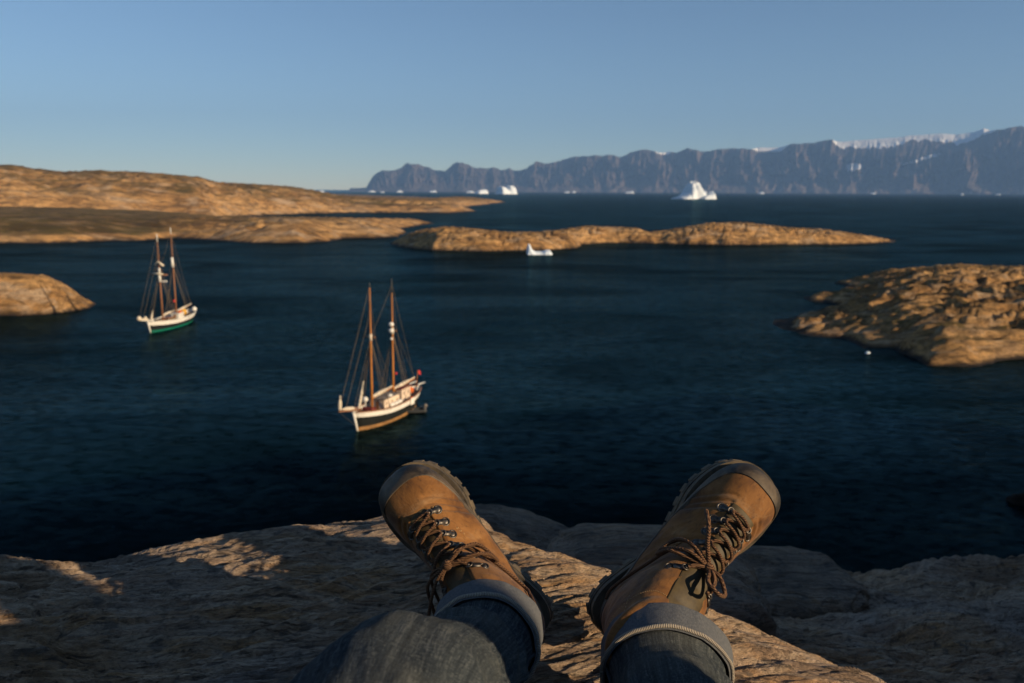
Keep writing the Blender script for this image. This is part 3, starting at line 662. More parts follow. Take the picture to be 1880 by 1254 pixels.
def extras2(root, hl, half, sheer, dk):
    z_ = dk(.1); cabin(root, 'deckhouse', hl*.06, hl*.34, 1.0, z_, .9, M_DECK, M_VARN2, 2)
    z_ = dk(-.4); cabin(root, 'wheelhouse', -hl*.42, -hl*.16, 1.05, z_, 1.2, M_WHITE, M_WHITE, 2, .05)
    MB().ball((-hl*.58, .1, dk(-.6)+1.0), (1.0, .8, .8), 12, 8).build('stowed_tarpaulin', M_YEL, root, smooth=True)
    MB().ball((-hl*.30, .6, dk(-.3)+1.6), (.55, .5, .4), 10, 7).build('life_raft_canister', M_ORNG, root, smooth=True)
    MB().ball((-hl*1.0, .9, sheer(-1)+.15), (.7, .6, .7), 10, 7).build('fender', M_WHITE, root, smooth=True)
    MB().tube([(hl*.62, -.9, dk(.6)+.5), (hl*.62, .9, dk(.6)+.5)], [.35, .35], 10).build('windlass', M_DECK, root, smooth=True)
    mt = (.42*hl, 22.5); top = lambda k: Vector((mt[0]-mt[1]*k*.012, 0, mt[1]*k))
    MB().tube([top(.575)+Vector((.1, -2.3, .1)), top(.575)+Vector((.1, 2.0, 0))], .15, 8).build('yard', M_VARN2, root, smooth=True)
    MB().tube([top(.575)+Vector((.35, -1.4, .25)), top(.575)+Vector((.35, 0, .3)), top(.575)+Vector((.35, 1.0, .2))], [.18, .30, .16], 8).build('furled_squaresail', M_SAIL, root, smooth=True)
    MB().tube([top(.50)+Vector((.1, 0, 0)), top(.60)+Vector((.1, 0, 0))], [.30, .26], 9).build('mast_coat', M_WHITE, root, smooth=True)
    MB().tube([top(.68)+Vector((.2, -1.1, 0)), top(.70)+Vector((.2, 0, .3)), top(.67)+Vector((.2, 1.2, .0))], [.14, .20, .30], 8).build('furled_topsail', M_SAIL, root, smooth=True)
    MB().box(top(.505)+Vector((-.2, .9, 0)), (.3, 1.3, .4)).build('spotlight_bracket', M_WHITE, root, bevel=.05)
    m2 = (-.24*hl, 23.6); MB().tube([(m2[0]+.1, 0, m2[1]*.60), (m2[0]+.1, 0, m2[1]*.70)], [.34, .30], 10).build('mast_coat', M_WHITE, root, smooth=True)
    MB().ball((.30*hl-2.2, 1.4, 6.2), .32, 8, 6).build('signal_ball', M_FLAG, root, smooth=True)
ship('two-masted wooden sailing ship with white bulwark and bright orange varnished masts, nearest in the bay', sea(657, 791), sea(762, 740),
     dict(free=2.15, bulwark=.72, boot=.42, boot_mat=M_OCHRE, rail_mat=M_VARN2, spar_mat=M_VARN, band_mat=M_SAIL, sprit=4.3, jib=1.0, jib_up=True, rake=.015, stay=.40,
          masts=[(.53, 20.2, .17, .97), (-.20, 20.2, .16, .90)], boom=[5.7, 6.2], boomz=2.0, boomlift=[.35, .5], extras=extras1))
ship('smaller-looking two-masted sailing ship with green waterline and white-topped brown masts, near the left headland', sea(277, 611), sea(352, 585.5),
     dict(free=2.0, bulwark=.85, boot=.42, boot_mat=M_GREEN, rail_mat=M_WHITE, spar_mat=M_VARN2, band_mat=M_WHITE, sprit=4.6, jib=1.0, jib_up=False, rake=.012, stay=.22,
          masts=[(.42, 22.5, .20, .92), (-.24, 23.6, .19, .94)], boom=[6.0, 8.0], boomz=1.6, boomlift=[.35, .9], extras=extras2))

# ------------------------------------------------------------------ inflatable boat lying at the near ship
p0 = sea(757, 757)
din = empty('rubber_dinghy', p0, 'dark rubber dinghy with outboard motor tied alongside the nearest ship', 'dinghy', Matrix.Rotation(R(192), 3, 'Z'))
pts = [(-2.1, .72, .30), (-.6, .76, .30), (.7, .72, .33), (1.6, .5, .42), (2.05, 0, .52), (1.6, -.5, .42), (.7, -.72, .33), (-.6, -.76, .30), (-2.1, -.72, .30)]
MB().tube([Vector(p) for p in crom(pts, 50)], [.12]+[.25]*48+[.12], 10).build('tube', M_GREYR, din, smooth=True)
MB().box((-.3, 0, .12), (3.2, 1.1, .12)).build('floor', M_STEEL, din, bevel=.02)
MB().box((-1.75, 0, .35), (.10, 1.1, .45)).build('transom', M_STEEL, din, bevel=.01)
MB().box((-.1, 0, .42), (.3, 1.1, .08)).build('seat', M_DECK, din, bevel=.02)
MB().tube([(.5, 0, .3), (1.0, .15, .35)], [.26, .22], 8).build('red_bag', M_FLAG, din, smooth=True)
mo = MB(); mo.ball((-2.0, 0, .95), (.30, .19, .28), 10, 7); mo.tube([(-2.0, 0, .9), (-2.02, 0, -.2)], [.11, .07], 7); mo.build('outboard_motor', M_ROOF, din, smooth=True)
MB().tube([(-1.6, .1, .9), (-1.2, .2, 1.0)], .03, 5).build('tiller', M_STEEL, din)

# ------------------------------------------------------------------ icebergs
t = NT('iceberg_ice')
n1 = t.noise(.06, None, 6, .6); n2 = t.noise(.5, None, 5, .6)
c = t.ramp(n1, [(.3, (.66, .74, .78)), (.6, (.84, .86, .86))])
M_ICE = t.done(c, .7, t.bump(n2, .5, 2.0), spec=.3)
t = NT('bergy_ice'); n1 = t.noise(1.2, None, 6, .6)
M_ICE2 = t.done(t.ramp(n1, [(.3, (.60, .74, .80)), (.6, (.85, .87, .88))]), .6, t.bump(n1, .5, .3), spec=.35)
def berg(label, u0, u1, vw, prof, seed, depth=.7, nx=60, ny=40, mat=None, group='icebergs in the fjord', rough=.10):
    """prof: (fraction across, height in pixels) of the outline seen from here; real size follows from the distance"""
    a, b_ = (sea(u0, vw), sea(u1, vw)) if vw > 0 else [at_dist(u_, 350, -vw)*1.0 for u_ in (u0, u1)]
    a.z = b_.z = 0; c_ = (a+b_)/2; W = (b_-a).length; ppm = W/(u1-u0)
    ang = math.atan2((b_-a).y, (b_-a).x)
    xs = np.linspace(-.06, 1.06, nx); ys = np.linspace(-1.1, 1.1, ny); X, Y = np.meshgrid(xs, ys)
    yo = Y+.22*fbm(X*3+seed, 0*X, seed, 2)
    hx = np.interp(X+.03*fbm(X*4, Y*2+seed, 1, 3), [p[0] for p in prof], [p[1] for p in prof], left=0, right=0)*ppm
    k = np.clip(1-np.abs(yo)**2.6, 0, 1)**.6
    Z = hx*k*(1+rough*1.2*fbm(X*5+seed, Y*3, seed, 4))-rough*hx.max()*.35*np.abs(fbm(X*9+seed, Y*6, seed+3, 4))*k
    Z = np.where((X < -.01) | (X > 1.01) | (k <= 0), -.03*W, Z-.005*W)
    V = np.stack([(X-.5)*W, Y*W*depth*.5, Z], -1)
    o = grid_obj('iceberg', V, mat or M_ICE); o.location = c_; o.rotation_euler.z = ang
    return tag(o, label, 'iceberg', group)
berg('big white peaked iceberg standing before the far mountains', 1243, 1293, 365.5, [(0, 0), (.02, 3), (.18, 6), (.30, 10), (.38, 19), (.46, 25), (.60, 28), (.70, 25), (.80, 15), (.92, 9), (1, 2)], 2.0, .8, 110, 70, rough=.16)
berg('low wedge of white ice close right of the big peaked iceberg', 1290, 1311, 365.8, [(0, 3), (.3, 6), (.7, 8), (.95, 10), (1, 3)], 5.0)
berg('blocky white iceberg with a notch, left of centre in the fjord', 916, 943, 356.5, [(0, 4), (.05, 11), (.4, 10), (.5, 6), (.6, 8), (.65, 12), (.95, 11), (1, 3)], 7.0, rough=.15)
berg('small flat white iceberg left of the notched iceberg', 874, 892, 355.8, [(0, 1), (.2, 4), (.6, 6), (.95, 6), (1, 1)], 9.0)
berg('little curled white ice floe with a fin beside the skerries', 968, 1013, 466.5, [(0, 12), (.04, 19), (.10, 18), (.17, 9), (.35, 5), (.6, 5), (.75, 8), (.9, 8), (1, 2)], 4.0, .9, 70, 46, M_ICE2, rough=.06)
berg('tiny lump of ice floating off the craggy right island', 1589, 1597, 648.5, [(0, 1), (.3, 3), (.7, 3.5), (1, 1)], 6.0, .9, 24, 18, M_ICE2)
for k, (u0, u1, vw, hpx, lb) in enumerate([
  (551, 563, 350.0, 5, 'tiny distant iceberg over the brown hill, leftmost on the horizon'), (574, 596, 350.2, 5, 'small distant iceberg just right of the leftmost one'),
  (676, 690, 350.0, 4, 'tiny distant iceberg at the left foot of the mountains'), (698, 706, 349.6, 3, 'speck of ice under the lowest left mountain slope'), (728, 740, 350.0, 5, 'tiny distant iceberg under the first mountain summit'),
  (788, 802, 351.0, 5, 'tiny distant iceberg between the first two summits'), (856, 872, 351.2, 5, 'tiny distant iceberg behind the small flat iceberg'), (1036, 1046, 350.6, 4, 'speck of ice on the horizon left of mid range'),
  (1050, 1058, 350.6, 4, 'speck of ice right beside another on the mid horizon'), (1148, 1164, 351.5, 6, 'tiny distant iceberg midway to the big peaked one'), (1290, 1299, 352.4, 7, 'tiny iceberg behind the big peaked one, left of two'),
  (1301, 1311, 352.4, 8, 'tiny iceberg behind the big peaked one, right of two'), (1392, 1404, 352.4, 5, 'tiny distant iceberg right of the big peaked one'), (1598, 1608, 353.0, 5, 'tiny distant iceberg below the snow patch cliff'),
  (1764, 1770, 353.4, 6, 'narrow speck of ice near the right foot of the mountains'), (1828, 1838, 353.6, 4, 'rightmost speck of ice on the horizon')]):
    berg(lb, u0, u1, -(9500+(k*37 % 11)*260), [(0, hpx*.2), (.2, hpx*.6), (.5, hpx*(.5 if k % 2 else .8)), (.8, hpx*(.8 if k % 2 else .5)), (1, hpx*.15)], k*3.1, .8, 16, 12, group='far icebergs on the horizon')

# ------------------------------------------------------------------ materials of the boots and clothes
t = NT('brown_nubuck')
n1 = t.noise(22, None, 6, .6, .5); n2 = t.noise(180, None, 4, .6); n3 = t.noise(60, t.map((1, 3, 1)), 5, .7, 1.0)
c = t.ramp(n1, [(.30, (.085, .033, .009)), (.46, (.185, .076, .017)), (.60, (.24, .103, .026)), (.74, (.31, .155, .052))])
c = t.mix(t.ramp(n3, [(.54, 0), (.68, .7)]), c, (.050, .021, .008))
c = t.mix(t.ramp(n3, [(.26, .35), (.36, 0)]), c, (.33, .19, .075))
c = t.mix(t.ramp(t.noise(9, None, 6, .7, .8), [(.36, .4), (.48, 0)]), c, (.060, .027, .011))
c = t.mix(t.ramp(t.noise(14, None, 7, .75, 1.2), [(.56, 0), (.72, .4)]), c, (.30, .20, .11))
b = t.bump(n2, .35, .0012); b = t.bump(n3, .3, .002, b)
M_LEATHER = t.done(c, .78, b, spec=.25, Sheen_Weight=.12, Sheen_Roughness=.5)
t = NT('dark_rubber_rand')
n1 = t.noise(40, None, 6, .65); n2 = t.noise(14, None, 5, .6, .8)
c = t.mix(t.ramp(n2, [(.42, 0), (.60, .85)]), (.018, .014, .010), (.12, .085, .050))
M_RUBBER = t.done(c, t.ramp(n1, [(.3, .5), (.7, .75)]), t.bump(n1, .3, .0015), spec=.4)
t = NT('sole_rubber')
n2 = t.noise(30, None, 5, .6, .8)
c = t.mix(t.ramp(n2, [(.36, 0), (.64, .85)]), (.035, .030, .022), (.17, .125, .075))
M_SOLE = t.done(c, .75, t.bump(t.noise(90), .3, .001), spec=.3)
t = NT('tongue_leather')
n2 = t.noise(70, None, 5, .6)
M_TONGUE = t.done(t.ramp(n2, [(.3, (.035, .023, .009)), (.7, (.085, .058, .021))]), .62, t.bump(n2, .4, .001), spec=.35)
t = NT('gunmetal')
M_METAL = t.done(t.ramp(t.noise(160), [(.3, (.060, .052, .044)), (.7, (.20, .175, .15))]), t.ramp(t.noise(80), [(.3, .40), (.7, .62)]), metal=1.0)
t = NT('lace_cord')
w = t.n('TexWave'); w.wave_type = 'BANDS'; w.bands_direction = 'DIAGONAL'; t.put(w.inputs['Vector'], t.co); w.inputs['Scale'].default_value = 190; w.inputs['Distortion'].default_value = 3
c = t.mix(t.ramp(w.outputs['Fac'], [(.35, 0), (.65, 1)]), (.055, .024, .010), (.17, .085, .038))
M_LACE = t.done(c, .7, t.bump(w.outputs['Fac'], .8, .0012), spec=.3)
t = NT('seam_thread'); M_THREAD = t.done((.34, .20, .08), .7)
t = NT('worn_denim')
st = t.attr('st', 'Vector')
slub = t.noise(1.0, t.map((230, 12, 1), co=st), 5, .7); slub2 = t.noise(1.0, t.map((60, 3, 1), co=st), 4, .6)
hx = t.noise(1.0, t.map((26, 300, 1), co=st), 3, .6)
tw = t.n('TexWave'); tw.bands_direction = 'DIAGONAL'; t.put(tw.inputs['Vector'], t.map((1, 1, 0), co=st)); tw.inputs['Scale'].default_value = 230; tw.inputs['Distortion'].default_value = 1.5; tw.inputs['Detail'].default_value = 3
fade = t.noise(9, None, 5, .6)
weave = t.math('ADD', t.math('MULTIPLY', t.noise(1.0, t.map((760, 170, 1), co=st), 3, .6), .5), t.math('MULTIPLY', t.noise(1.0, t.map((170, 760, 1), co=st), 3, .6), .5))
sl = t.math('ADD', t.math('MULTIPLY', slub, .42), t.math('MULTIPLY', weave, .58))
c = t.ramp(sl, [(.38, (.006, .008, .011)), (.5, (.030, .037, .043)), (.62, (.125, .13, .122))])
c = t.mix(t.ramp(slub2, [(.40, 0), (.70, .4)]), c, (.095, .105, .10))
c = t.mix(t.ramp(hx, [(.62, 0), (.78, .12)]), c, (.10, .11, .11))
c = t.mix(t.ramp(fade, [(.42, .0), (.70, .45)]), c, (.13, .125, .10))
c = t.mix(t.math('MULTIPLY', t.ramp(tw.outputs['Fac'], [(.3, 1), (.7, 0)]), .10), c, (.012, .016, .02))
b = t.bump(tw.outputs['Fac'], .12, .0005); b = t.bump(weave, .8, .0015, b)
M_DENIM = t.done(c, 1.0, b, spec=.05)
t = NT('denim_reverse')
st = t.attr('st', 'Vector')
s1 = t.math('ADD', t.math('MULTIPLY', t.noise(1.0, t.map((700, 220, 1), co=st), 4, .65), .5), t.math('MULTIPLY', t.noise(1.0, t.map((220, 700, 1), co=st), 4, .65), .5))
c = t.ramp(s1, [(.25, (.045, .050, .057)), (.5, (.105, .108, .112)), (.75, (.19, .18, .17))])
M_CUFF = t.done(c, .95, t.bump(s1, .5, .0012), spec=.1)
t = NT('hem_thread')
w = t.n('TexWave'); t.put(w.inputs['Vector'], t.attr('st', 'Vector')); w.inputs['Scale'].default_value = 160; w.bands_direction = 'X'
M_HEM = t.done(t.ramp(w.outputs['Fac'], [(.3, (.20, .17, .13)), (.7, (.52, .45, .36))]), .9, t.bump(w.outputs['Fac'], .8, .002), spec=.1)
M_JACKET = plain('dark_jacket', (.03, .035, .04), .9, .2, 9)
M_SKIN = plain('skin', (.42, .25, .17), .6, .1, 9); M_HAIR = plain('brown_hair', (.05, .03, .018), .8, .3, 60)

# ------------------------------------------------------------------ hiking boots
# sections from the collar to the toe: dorsal x, z; plantar x, z; half width; narrowing to the top; medial shift
BR = np.array([
 (.098,.160, .024,.168, .034, .00, .000), (.114,.146, .012,.148, .038, .00, .000), (.130,.130, .000,.112, .042, .02, .000),
 (.145,.113,-.008,.072, .044, .05, .000), (.158,.101,-.008,.036, .042, .12, .000), (.170,.093, .004,.000, .040, .18, .000),
 (.183,.087, .045,.000, .042, .24, .001), (.199,.080, .090,.000, .047, .26, .003), (.215,.075, .140,.000, .051, .26, .005),
 (.233,.070, .185,.000, .053, .25, .006), (.253,.065, .225,.000, .0535,.22, .007), (.272,.058, .255,.000, .050, .18, .008),
 (.288,.047, .280,.000, .041, .12, .008), (.299,.031, .296,.003, .027, .05, .007), (.304,.017, .304,.010, .010, .00, .006)])
NB = len(BR)-1
_BRD = crom(BR, NB*40+1)
def ring_at(tt):
    i = np.clip(tt*40, 0, NB*40-1e-6); k = i.astype(int); f = (i-k)[..., None]
    return _BRD[k]*(1-f)+_BRD[k+1]*f
LEAN = [0.0]
def boot_pt(tt, ph, off=0.0):
    """surface point; ph = 0 on the instep, + towards the medial side (local +y)"""
    tt, ph = np.broadcast_arrays(np.asarray(tt, float), np.asarray(ph, float))
    def raw(tt, ph):
        q = ring_at(np.clip(tt, 0, NB))
        ex = 2.35+.5*sstep(4, 7, tt)
        sg = lambda x: np.sign(x)*np.abs(x)**(2/ex)
        c, s = sg(np.cos(ph)), sg(np.sin(ph))
        mx, mz = (q[..., 0]+q[..., 2])/2, (q[..., 1]+q[..., 3])/2; hx, hz = (q[..., 0]-q[..., 2])/2, (q[..., 1]-q[..., 3])/2
        x = mx+hx*c; z = mz+hz*c
        y = q[..., 4]*s*(1-q[..., 5]*(c+1)*.9)+q[..., 6]
        z = z+1.1*np.clip(x-.2, 0, None)**2               # toe spring
        x = x-LEAN[0]*np.clip(z-.075, 0, None)*sstep(7, 3, tt)  # shaft leaning back, foot stretched
        return np.stack([x, y, z], -1)
    p = raw(tt, ph)
    if np.any(off):
        e = 2e-3
        du = raw(tt+e*8, ph)-raw(tt-e*8, ph); dv = raw(tt, ph+e*4)-raw(tt, ph-e*4)
        n = np.cross(du, dv); n /= np.linalg.norm(n, axis=-1)[..., None]+1e-12
        p = p+n*np.asarray(off)[..., None] if np.ndim(off) else p+n*off
    return p
# is the normal outward?
_n = boot_pt(7.0, 0.0, .01)-boot_pt(7.0, 0.0)
NS = 1.0 if _n[2] > 0 else -1.0
def clip_patch(V, g, off_n, thick):
    """keep the part of the grid V where g > 0 (cut along g = 0) and give it thickness"""
    n, m = g.shape; vid = {}; verts = []; faces = []
    def add(key, p, q):
        if key not in vid: vid[key] = len(verts); verts.append((p, q))
        return vid[key]
    for i in range(n-1):
        for j in range(m-1):
            cs = [(i, j), (i, j+1), (i+1, j+1), (i+1, j)]; gv = [g[c] for c in cs]
            if max(gv) <= 0: continue
            f = []
            for k in range(4):
                a, b_ = cs[k], cs[(k+1) % 4]
                if g[a] > 0: f.append(add(a, V[a], off_n[a]))
                if (g[a] > 0) != (g[b_] > 0):
                    w = g[a]/(g[a]-g[b_]); key = (min(a, b_), max(a, b_))
                    f.append(add(key, V[a]*(1-w)+V[b_]*w, off_n[a]*(1-w)+off_n[b_]*w))
            if len(f) > 2: faces.append(tuple(f))
    N = len(verts); out = [p+q*thick for p, q in verts]+[p-q*.001 for p, q in verts]
    cnt = {}
    for f in faces:
        for k in range(len(f)):
            e = (f[k], f[(k+1) % len(f)]); cnt[e] = 1
    F = list(faces)
    for (a, b_) in cnt:
        if (b_, a) not in cnt: F.append((b_, a, a+N, b_+N))
    return out, F
SOLE = crom([(-.012,.000),(-.010,.020),(.002,.036),(.03,.043),(.07,.040),(.13,.032),(.175,.044),(.215,.056),(.25,.057),(.28,.050),(.302,.034),(.311,.015),(.313,.000)], 64)
def boot(label, heel_px, heel_d, toe_px, toe_d, roll, side, tongue_out, seed, lean):
    LEAN[0] = lean
    """side = +1: medial side to the viewer's right (left foot)"""
    h = at(*heel_px, heel_d); tp = at(*toe_px, toe_d)
    L = (tp-h).normalized(); tocam = (Vector((0, 0, CAM_Z))-h).normalized()
    d0 = (tocam-L*tocam.dot(L)).normalized(); right = d0.cross(L)*-1
    if right.x < 0: right = -right
    dn = (d0*math.cos(roll)-right*side*math.sin(roll)).normalized()
    med = (right*side*math.cos(roll)+d0*math.sin(roll)).normalized()
    sc = (tp-h).length/.315
    M = Matrix((L*sc, med*sc*1.06, dn*sc)).transposed().to_4x4(); M.translation = h
    root = bpy.data.objects.new('hiking_boot', None); COL.objects.link(root); root.matrix_world = M; root.empty_display_size = .05
    tag(root, label, 'boot', 'pair of hiking boots')
    flip = (M.determinant() < 0) != (NS < 0)
    # upper, with the eyelet flaps standing proud of the tongue
    tt = np.linspace(0, NB, 190)[:, None]; ph = np.linspace(-np.pi, np.pi, 161)[None, :-1]
    flap = sstep(.30, .40, np.abs(ph))*sstep(9.4, 8.6, tt)+sstep(8.6, 9.4, tt)
    T, Pn = np.broadcast_arrays(tt, ph)
    crease = .0016*ridged(T*1.1+seed, Pn*1.2, seed, 3)*sstep(9.5, 7.5, T)*sstep(1.0, 2.5, T)-(.0030*np.exp(-((T-9.15-.25*np.cos(Pn*2))/.13)**2)+.0024*np.exp(-((T-8.7-.2*np.cos(Pn*2.3+.4))/.12)**2)+.0020*np.exp(-((T-9.6-.3*np.cos(Pn*1.8))/.12)**2))*sstep(.35, .6, np.abs(Pn))
    off = NS*(.0032*flap+crease)
    col = (T < 1.1)*NS*.0035*np.sin(np.clip(T/1.1, 0, 1)*np.pi)*1.4
    V = boot_pt(T, Pn, off+col)
    grid_obj('upper', V, M_LEATHER, root, close_u=True, flip=flip)
    # inside lining and tongue
    T, Pn = np.broadcast_arrays(np.linspace(-.0, 9.2, 120)[:, None], np.linspace(-.46, .46, 25)[None])
    pad = .0016*np.abs(np.sin(T*2.6))
    V = boot_pt(T, Pn, NS*(.0012+pad*np.cos(Pn*3)))
    ext = boot_pt(np.zeros((8, 25)), np.linspace(-.55, .55, 25)[None]+np.zeros((8, 1)), NS*.002)
    k = np.linspace(1, 0, 8, endpoint=False)[:, None]
    ext = ext + np.stack([k*tongue_out*.4+0*ext[..., 0], 0*ext[..., 0], k*tongue_out+0*ext[..., 0]], -1)
    V = np.concatenate([ext, V], 0)
    V[..., 0] -= .006*sstep(20, 0, np.arange(len(V)))[:, None]
    tongue = grid_obj('tongue', V, M_TONGUE, root, flip=flip)
    so = tongue.modifiers.new('solid', 'SOLIDIFY'); so.thickness = .003; so.offset = -1
    # rubber rand: a clean-edged shell round the toe, low along the sides, up again at the heel
    T, Pn = np.broadcast_arrays(np.linspace(3.2, NB, 150)[:, None], np.linspace(-np.pi, np.pi, 181)[None])
    P0 = boot_pt(T, Pn); nn = (boot_pt(T, Pn, NS*.01)-P0)/.01
    line = np.interp(P0[..., 0], [-.02, .02, .05, .10, .17, .215, .245, .266, .282, .294, .32], [.042, .040, .026, .018, .018, .023, .033, .045, .062, .085, .12])
    V, F = clip_patch(P0, line-P0[..., 2], nn, .0048)
    b_ = MB(); b_.v = [tuple(p) for p in V]; b_.f = F; b_.build('toe_rand', M_RUBBER, root, smooth=True)
    # sole with a groove, and lugs one by one
    n = len(SOLE); lv = [(0, -.006, .004), (-.0022, -.006, .0005), (-.0022, -.012, .0), (.0, -.012, .0), (.0010, -.020, 0), (.0, -.025, 0), (-.004, -.026, 0)]
    out = [(x, y) for x, y in SOLE]+[(x, -y*.96) for x, y in SOLE[::-1][1:-1]]
    O = np.array(out); O[:, 1] += np.interp(O[:, 0], [0, .1, .3], [0, .001, .006])
    cen = np.array([.15, 0.0]); tan = np.roll(O, -1, 0)-np.roll(O, 1, 0); nr = np.stack([tan[:, 1], -tan[:, 0]], -1); nr /= np.linalg.norm(nr, axis=1)[:, None]
    if np.sum(nr*(O-cen)) < 0: nr = -nr
    rows = []
    for dn_, zz, up in [(-.016, .007, 0), (0.0, .008, 0)]+lv:
        q = O+nr*dn_; spring = 1.1*np.clip(q[:, 0]-.2, 0, None)**2
        rows.append(np.stack([q[:, 0], q[:, 1], zz+spring], -1))
    q = O*np.array([.9, .6])+np.array([.014, 0]); rows.append(np.stack([q[:, 0], q[:, 1], -.026+1.1*np.clip(q[:, 0]-.2, 0, None)**2], -1))
    q = O*np.array([.5, .05])+np.array([.07, 0]); rows.append(np.stack([q[:, 0], q[:, 1], -.026+1.1*np.clip(q[:, 0]-.2, 0, None)**2], -1))
    sole = grid_obj('sole', np.array(rows), M_SOLE, root, close_u=True, smooth=False)
    seglen = np.linalg.norm(tan, axis=1)/2; cum = np.cumsum(seglen); tot = cum[-1]; nl = 34
    for k in range(nl):
        i = int(np.searchsorted(cum, (k+.5)/nl*tot)) % len(O); p = O[i]; nv = nr[i]; tv = np.array([nv[1], -nv[0]])
        if .088 < p[0] < .125: continue
        spring = 1.1*max(p[0]-.2, 0)**2; mb = MB(); w = .0078; q = []
        for zz, gx in ((-.016, .0012), (-.031, .0020)):
            for a_, b2 in ((-1, 1), (1, 1), (1, -1), (-1, -1)):
                r_ = p+tv*a_*w*(1 if b2 > 0 else .8)+nv*(gx if b2 > 0 else -.022); q.append((r_[0], r_[1], zz+spring))
        mb.add(q, [(0,1,2,3), (7,6,5,4), (0,4,5,1), (1,5,6,2), (2,6,7,3), (3,7,4,0)])
        mb.build('lug', M_SOLE, sole, bevel=.0012)
    # stitching and seams of the leather
    def line_on(pts, n=60, off=.004): 
        c_ = crom(pts, n); return [Vector(p) for p in boot_pt(c_[:, 0], c_[:, 1], NS*off)]
    for sgn in (1, -1):
        for pts in ([(8.9, .62*sgn), (7.4, .95*sgn), (6.0, 1.35*sgn), (4.9, 1.75*sgn), (3.6, 2.2*sgn)], [(8.75, .70*sgn), (7.3, 1.05*sgn), (5.9, 1.45*sgn), (4.8, 1.85*sgn), (3.5, 2.3*sgn)],
                    [(5.6, .45*sgn), (5.3, .9*sgn), (4.2, 1.25*sgn), (2.6, 1.5*sgn), (.9, 1.6*sgn)], [(1.15, .5*sgn), (1.5, 1.1*sgn), (1.7, 1.8*sgn), (1.6, 2.6*sgn)]):
            P_ = line_on(pts, 70, .0034); mb = MB()
            for i in range(0, 68, 2): mb.tube([P_[i], (P_[i]+P_[i+1])/2, P_[i+1]], .0008, 4)
            mb.build('stitching', M_THREAD, root, smooth=True)
        P_ = line_on([(8.9, .56*sgn), (7.4, .88*sgn), (6.0, 1.28*sgn), (4.9, 1.68*sgn), (3.6, 2.13*sgn)], 60, .0032)
        MB().tube(P_, .0011, 5).build('seam', M_LEATHER, root, smooth=True)
    # hardware
    rows_t = [8.55, 7.55, 6.55, 5.45, 4.15, 2.9]
    eyes = {}
    for k, tv in enumerate(rows_t):
        for sgn in (1, -1):
            phc = (.50+.015*k)*sgn
            p = Vector(boot_pt(tv, phc, NS*.0040)); e = Vector(boot_pt(tv, phc-.18*sgn, NS*.0040)); o_ = Vector(boot_pt(tv, phc+.22*sgn, NS*.0036))
            nrm = (Vector(boot_pt(tv, phc, NS*.02))-Vector(boot_pt(tv, phc))).normalized()
            ax = (o_-e).normalized(); bx = nrm.cross(ax); Rm = Matrix((ax, bx, nrm)).transposed()
            mb = MB()
            mb.ball(o_+nrm*.0002, (.0046, .0046, .0018), 12, 6, Rm); mb.torus(o_+nrm*.0002, .0058, .0012, Rm, 12, 5)
            mb.box(p+nrm*.0008, (.014, .0075, .0022), Rm)
            ringc = e+nrm*.0030; Rt = Matrix((ax, nrm, bx)).transposed()
            mb.torus(ringc-ax*-.001,   .0042, .0012, Rt @ Matrix.Rotation(R(90), 3, 'X') @ Matrix.Rotation(R(28), 3, 'Y'), 14, 6)
            mb.ball(e+nrm*.0028, (.0026, .0026, .0022), 8, 5, Rm)
            mb.build('lace_hook', M_METAL, root, smooth=True)
            eyes[(k, sgn)] = ringc-ax*.002+nrm*.0012
    # the lace: rows of crosses, then a bow with two loops and two ends
    mb = MB(); rnd = random.Random(seed)
    def cord(pts, r=.0023, n=40):
        mb.tube([Vector(p) for p in crom([tuple(p) for p in pts], n)], r, 7)
    def over(tv, phv, hh): return Vector(boot_pt(tv, phv, NS*hh))
    cord([eyes[(0, 1)], over(8.6, .2, .009), over(8.65, 0, .0105), over(8.6, -.2, .009), eyes[(0, -1)]])
    for k in range(len(rows_t)-1):
        a, b2 = rows_t[k], rows_t[k+1]
        for sgn in (1, -1):
            hm = .0085+.004*(sgn > 0)
            cord([eyes[(k, sgn)], over(a*.72+b2*.28, .24*sgn, hm), over((a+b2)/2, 0, hm+.001), over(a*.25+b2*.75, -.25*sgn, hm), eyes[(k+1, -sgn)]])
            cord([eyes[(k, sgn)], over(a-.1, .30*sgn, .004), over(a-.3, .2*sgn, .003)], n=14)
    kt = 3.55
    knot = over(kt, .02, .014)
    mb.ball(knot, (.0075, .0075, .006), 10, 6)
    for sgn in (1, -1):
        cord([eyes[(5, sgn)], over(3.2, .25*sgn, .012), knot])
        cord([eyes[(4, sgn)], over(3.9, .22*sgn, .012), knot])
    return root, M, mb, knot, over, cord, flip

SW = Matrix.Identity(3)
bl, ML, mbl, kn, over, cord, _f = boot('brown leather hiking boot on the left foot, toe leaning left, sunlit inner sole edge showing', (978, 1158), 1.11, (716, 872), 1.16, R(13), 1, .010, 3, .25)
cord([kn, over(3.9, .45, .020), over(4.6, .95, .017), over(4.1, 1.25, .012), over(3.4, .8, .016), kn], n=60)
cord([kn, over(3.7, .35, .022), over(4.2, .75, .021), over(3.7, 1.0, .016), over(3.2, .6, .017), kn], n=60)
cord([kn, over(3.8, -.5, .022), over(4.4, -1.1, .030), over(3.9, -1.6, .050), over(3.2, -1.5, .052), over(2.9, -1.0, .034), over(3.2, -.4, .018), kn], n=70)
cord([kn, over(4.2, -.4, .016), over(4.5, -1.0, .018), over(4.3, -1.6, .030), over(3.8, -1.9, .045)], n=40)
cord([kn, over(4.8, .55, .012), over(4.4, 1.2, .008), over(3.6, 1.7, .007), over(2.8, 1.75, .007), over(2.2, 1.9, .007)], n=60)
mbl.build('bootlace', M_LACE, bl, smooth=True)
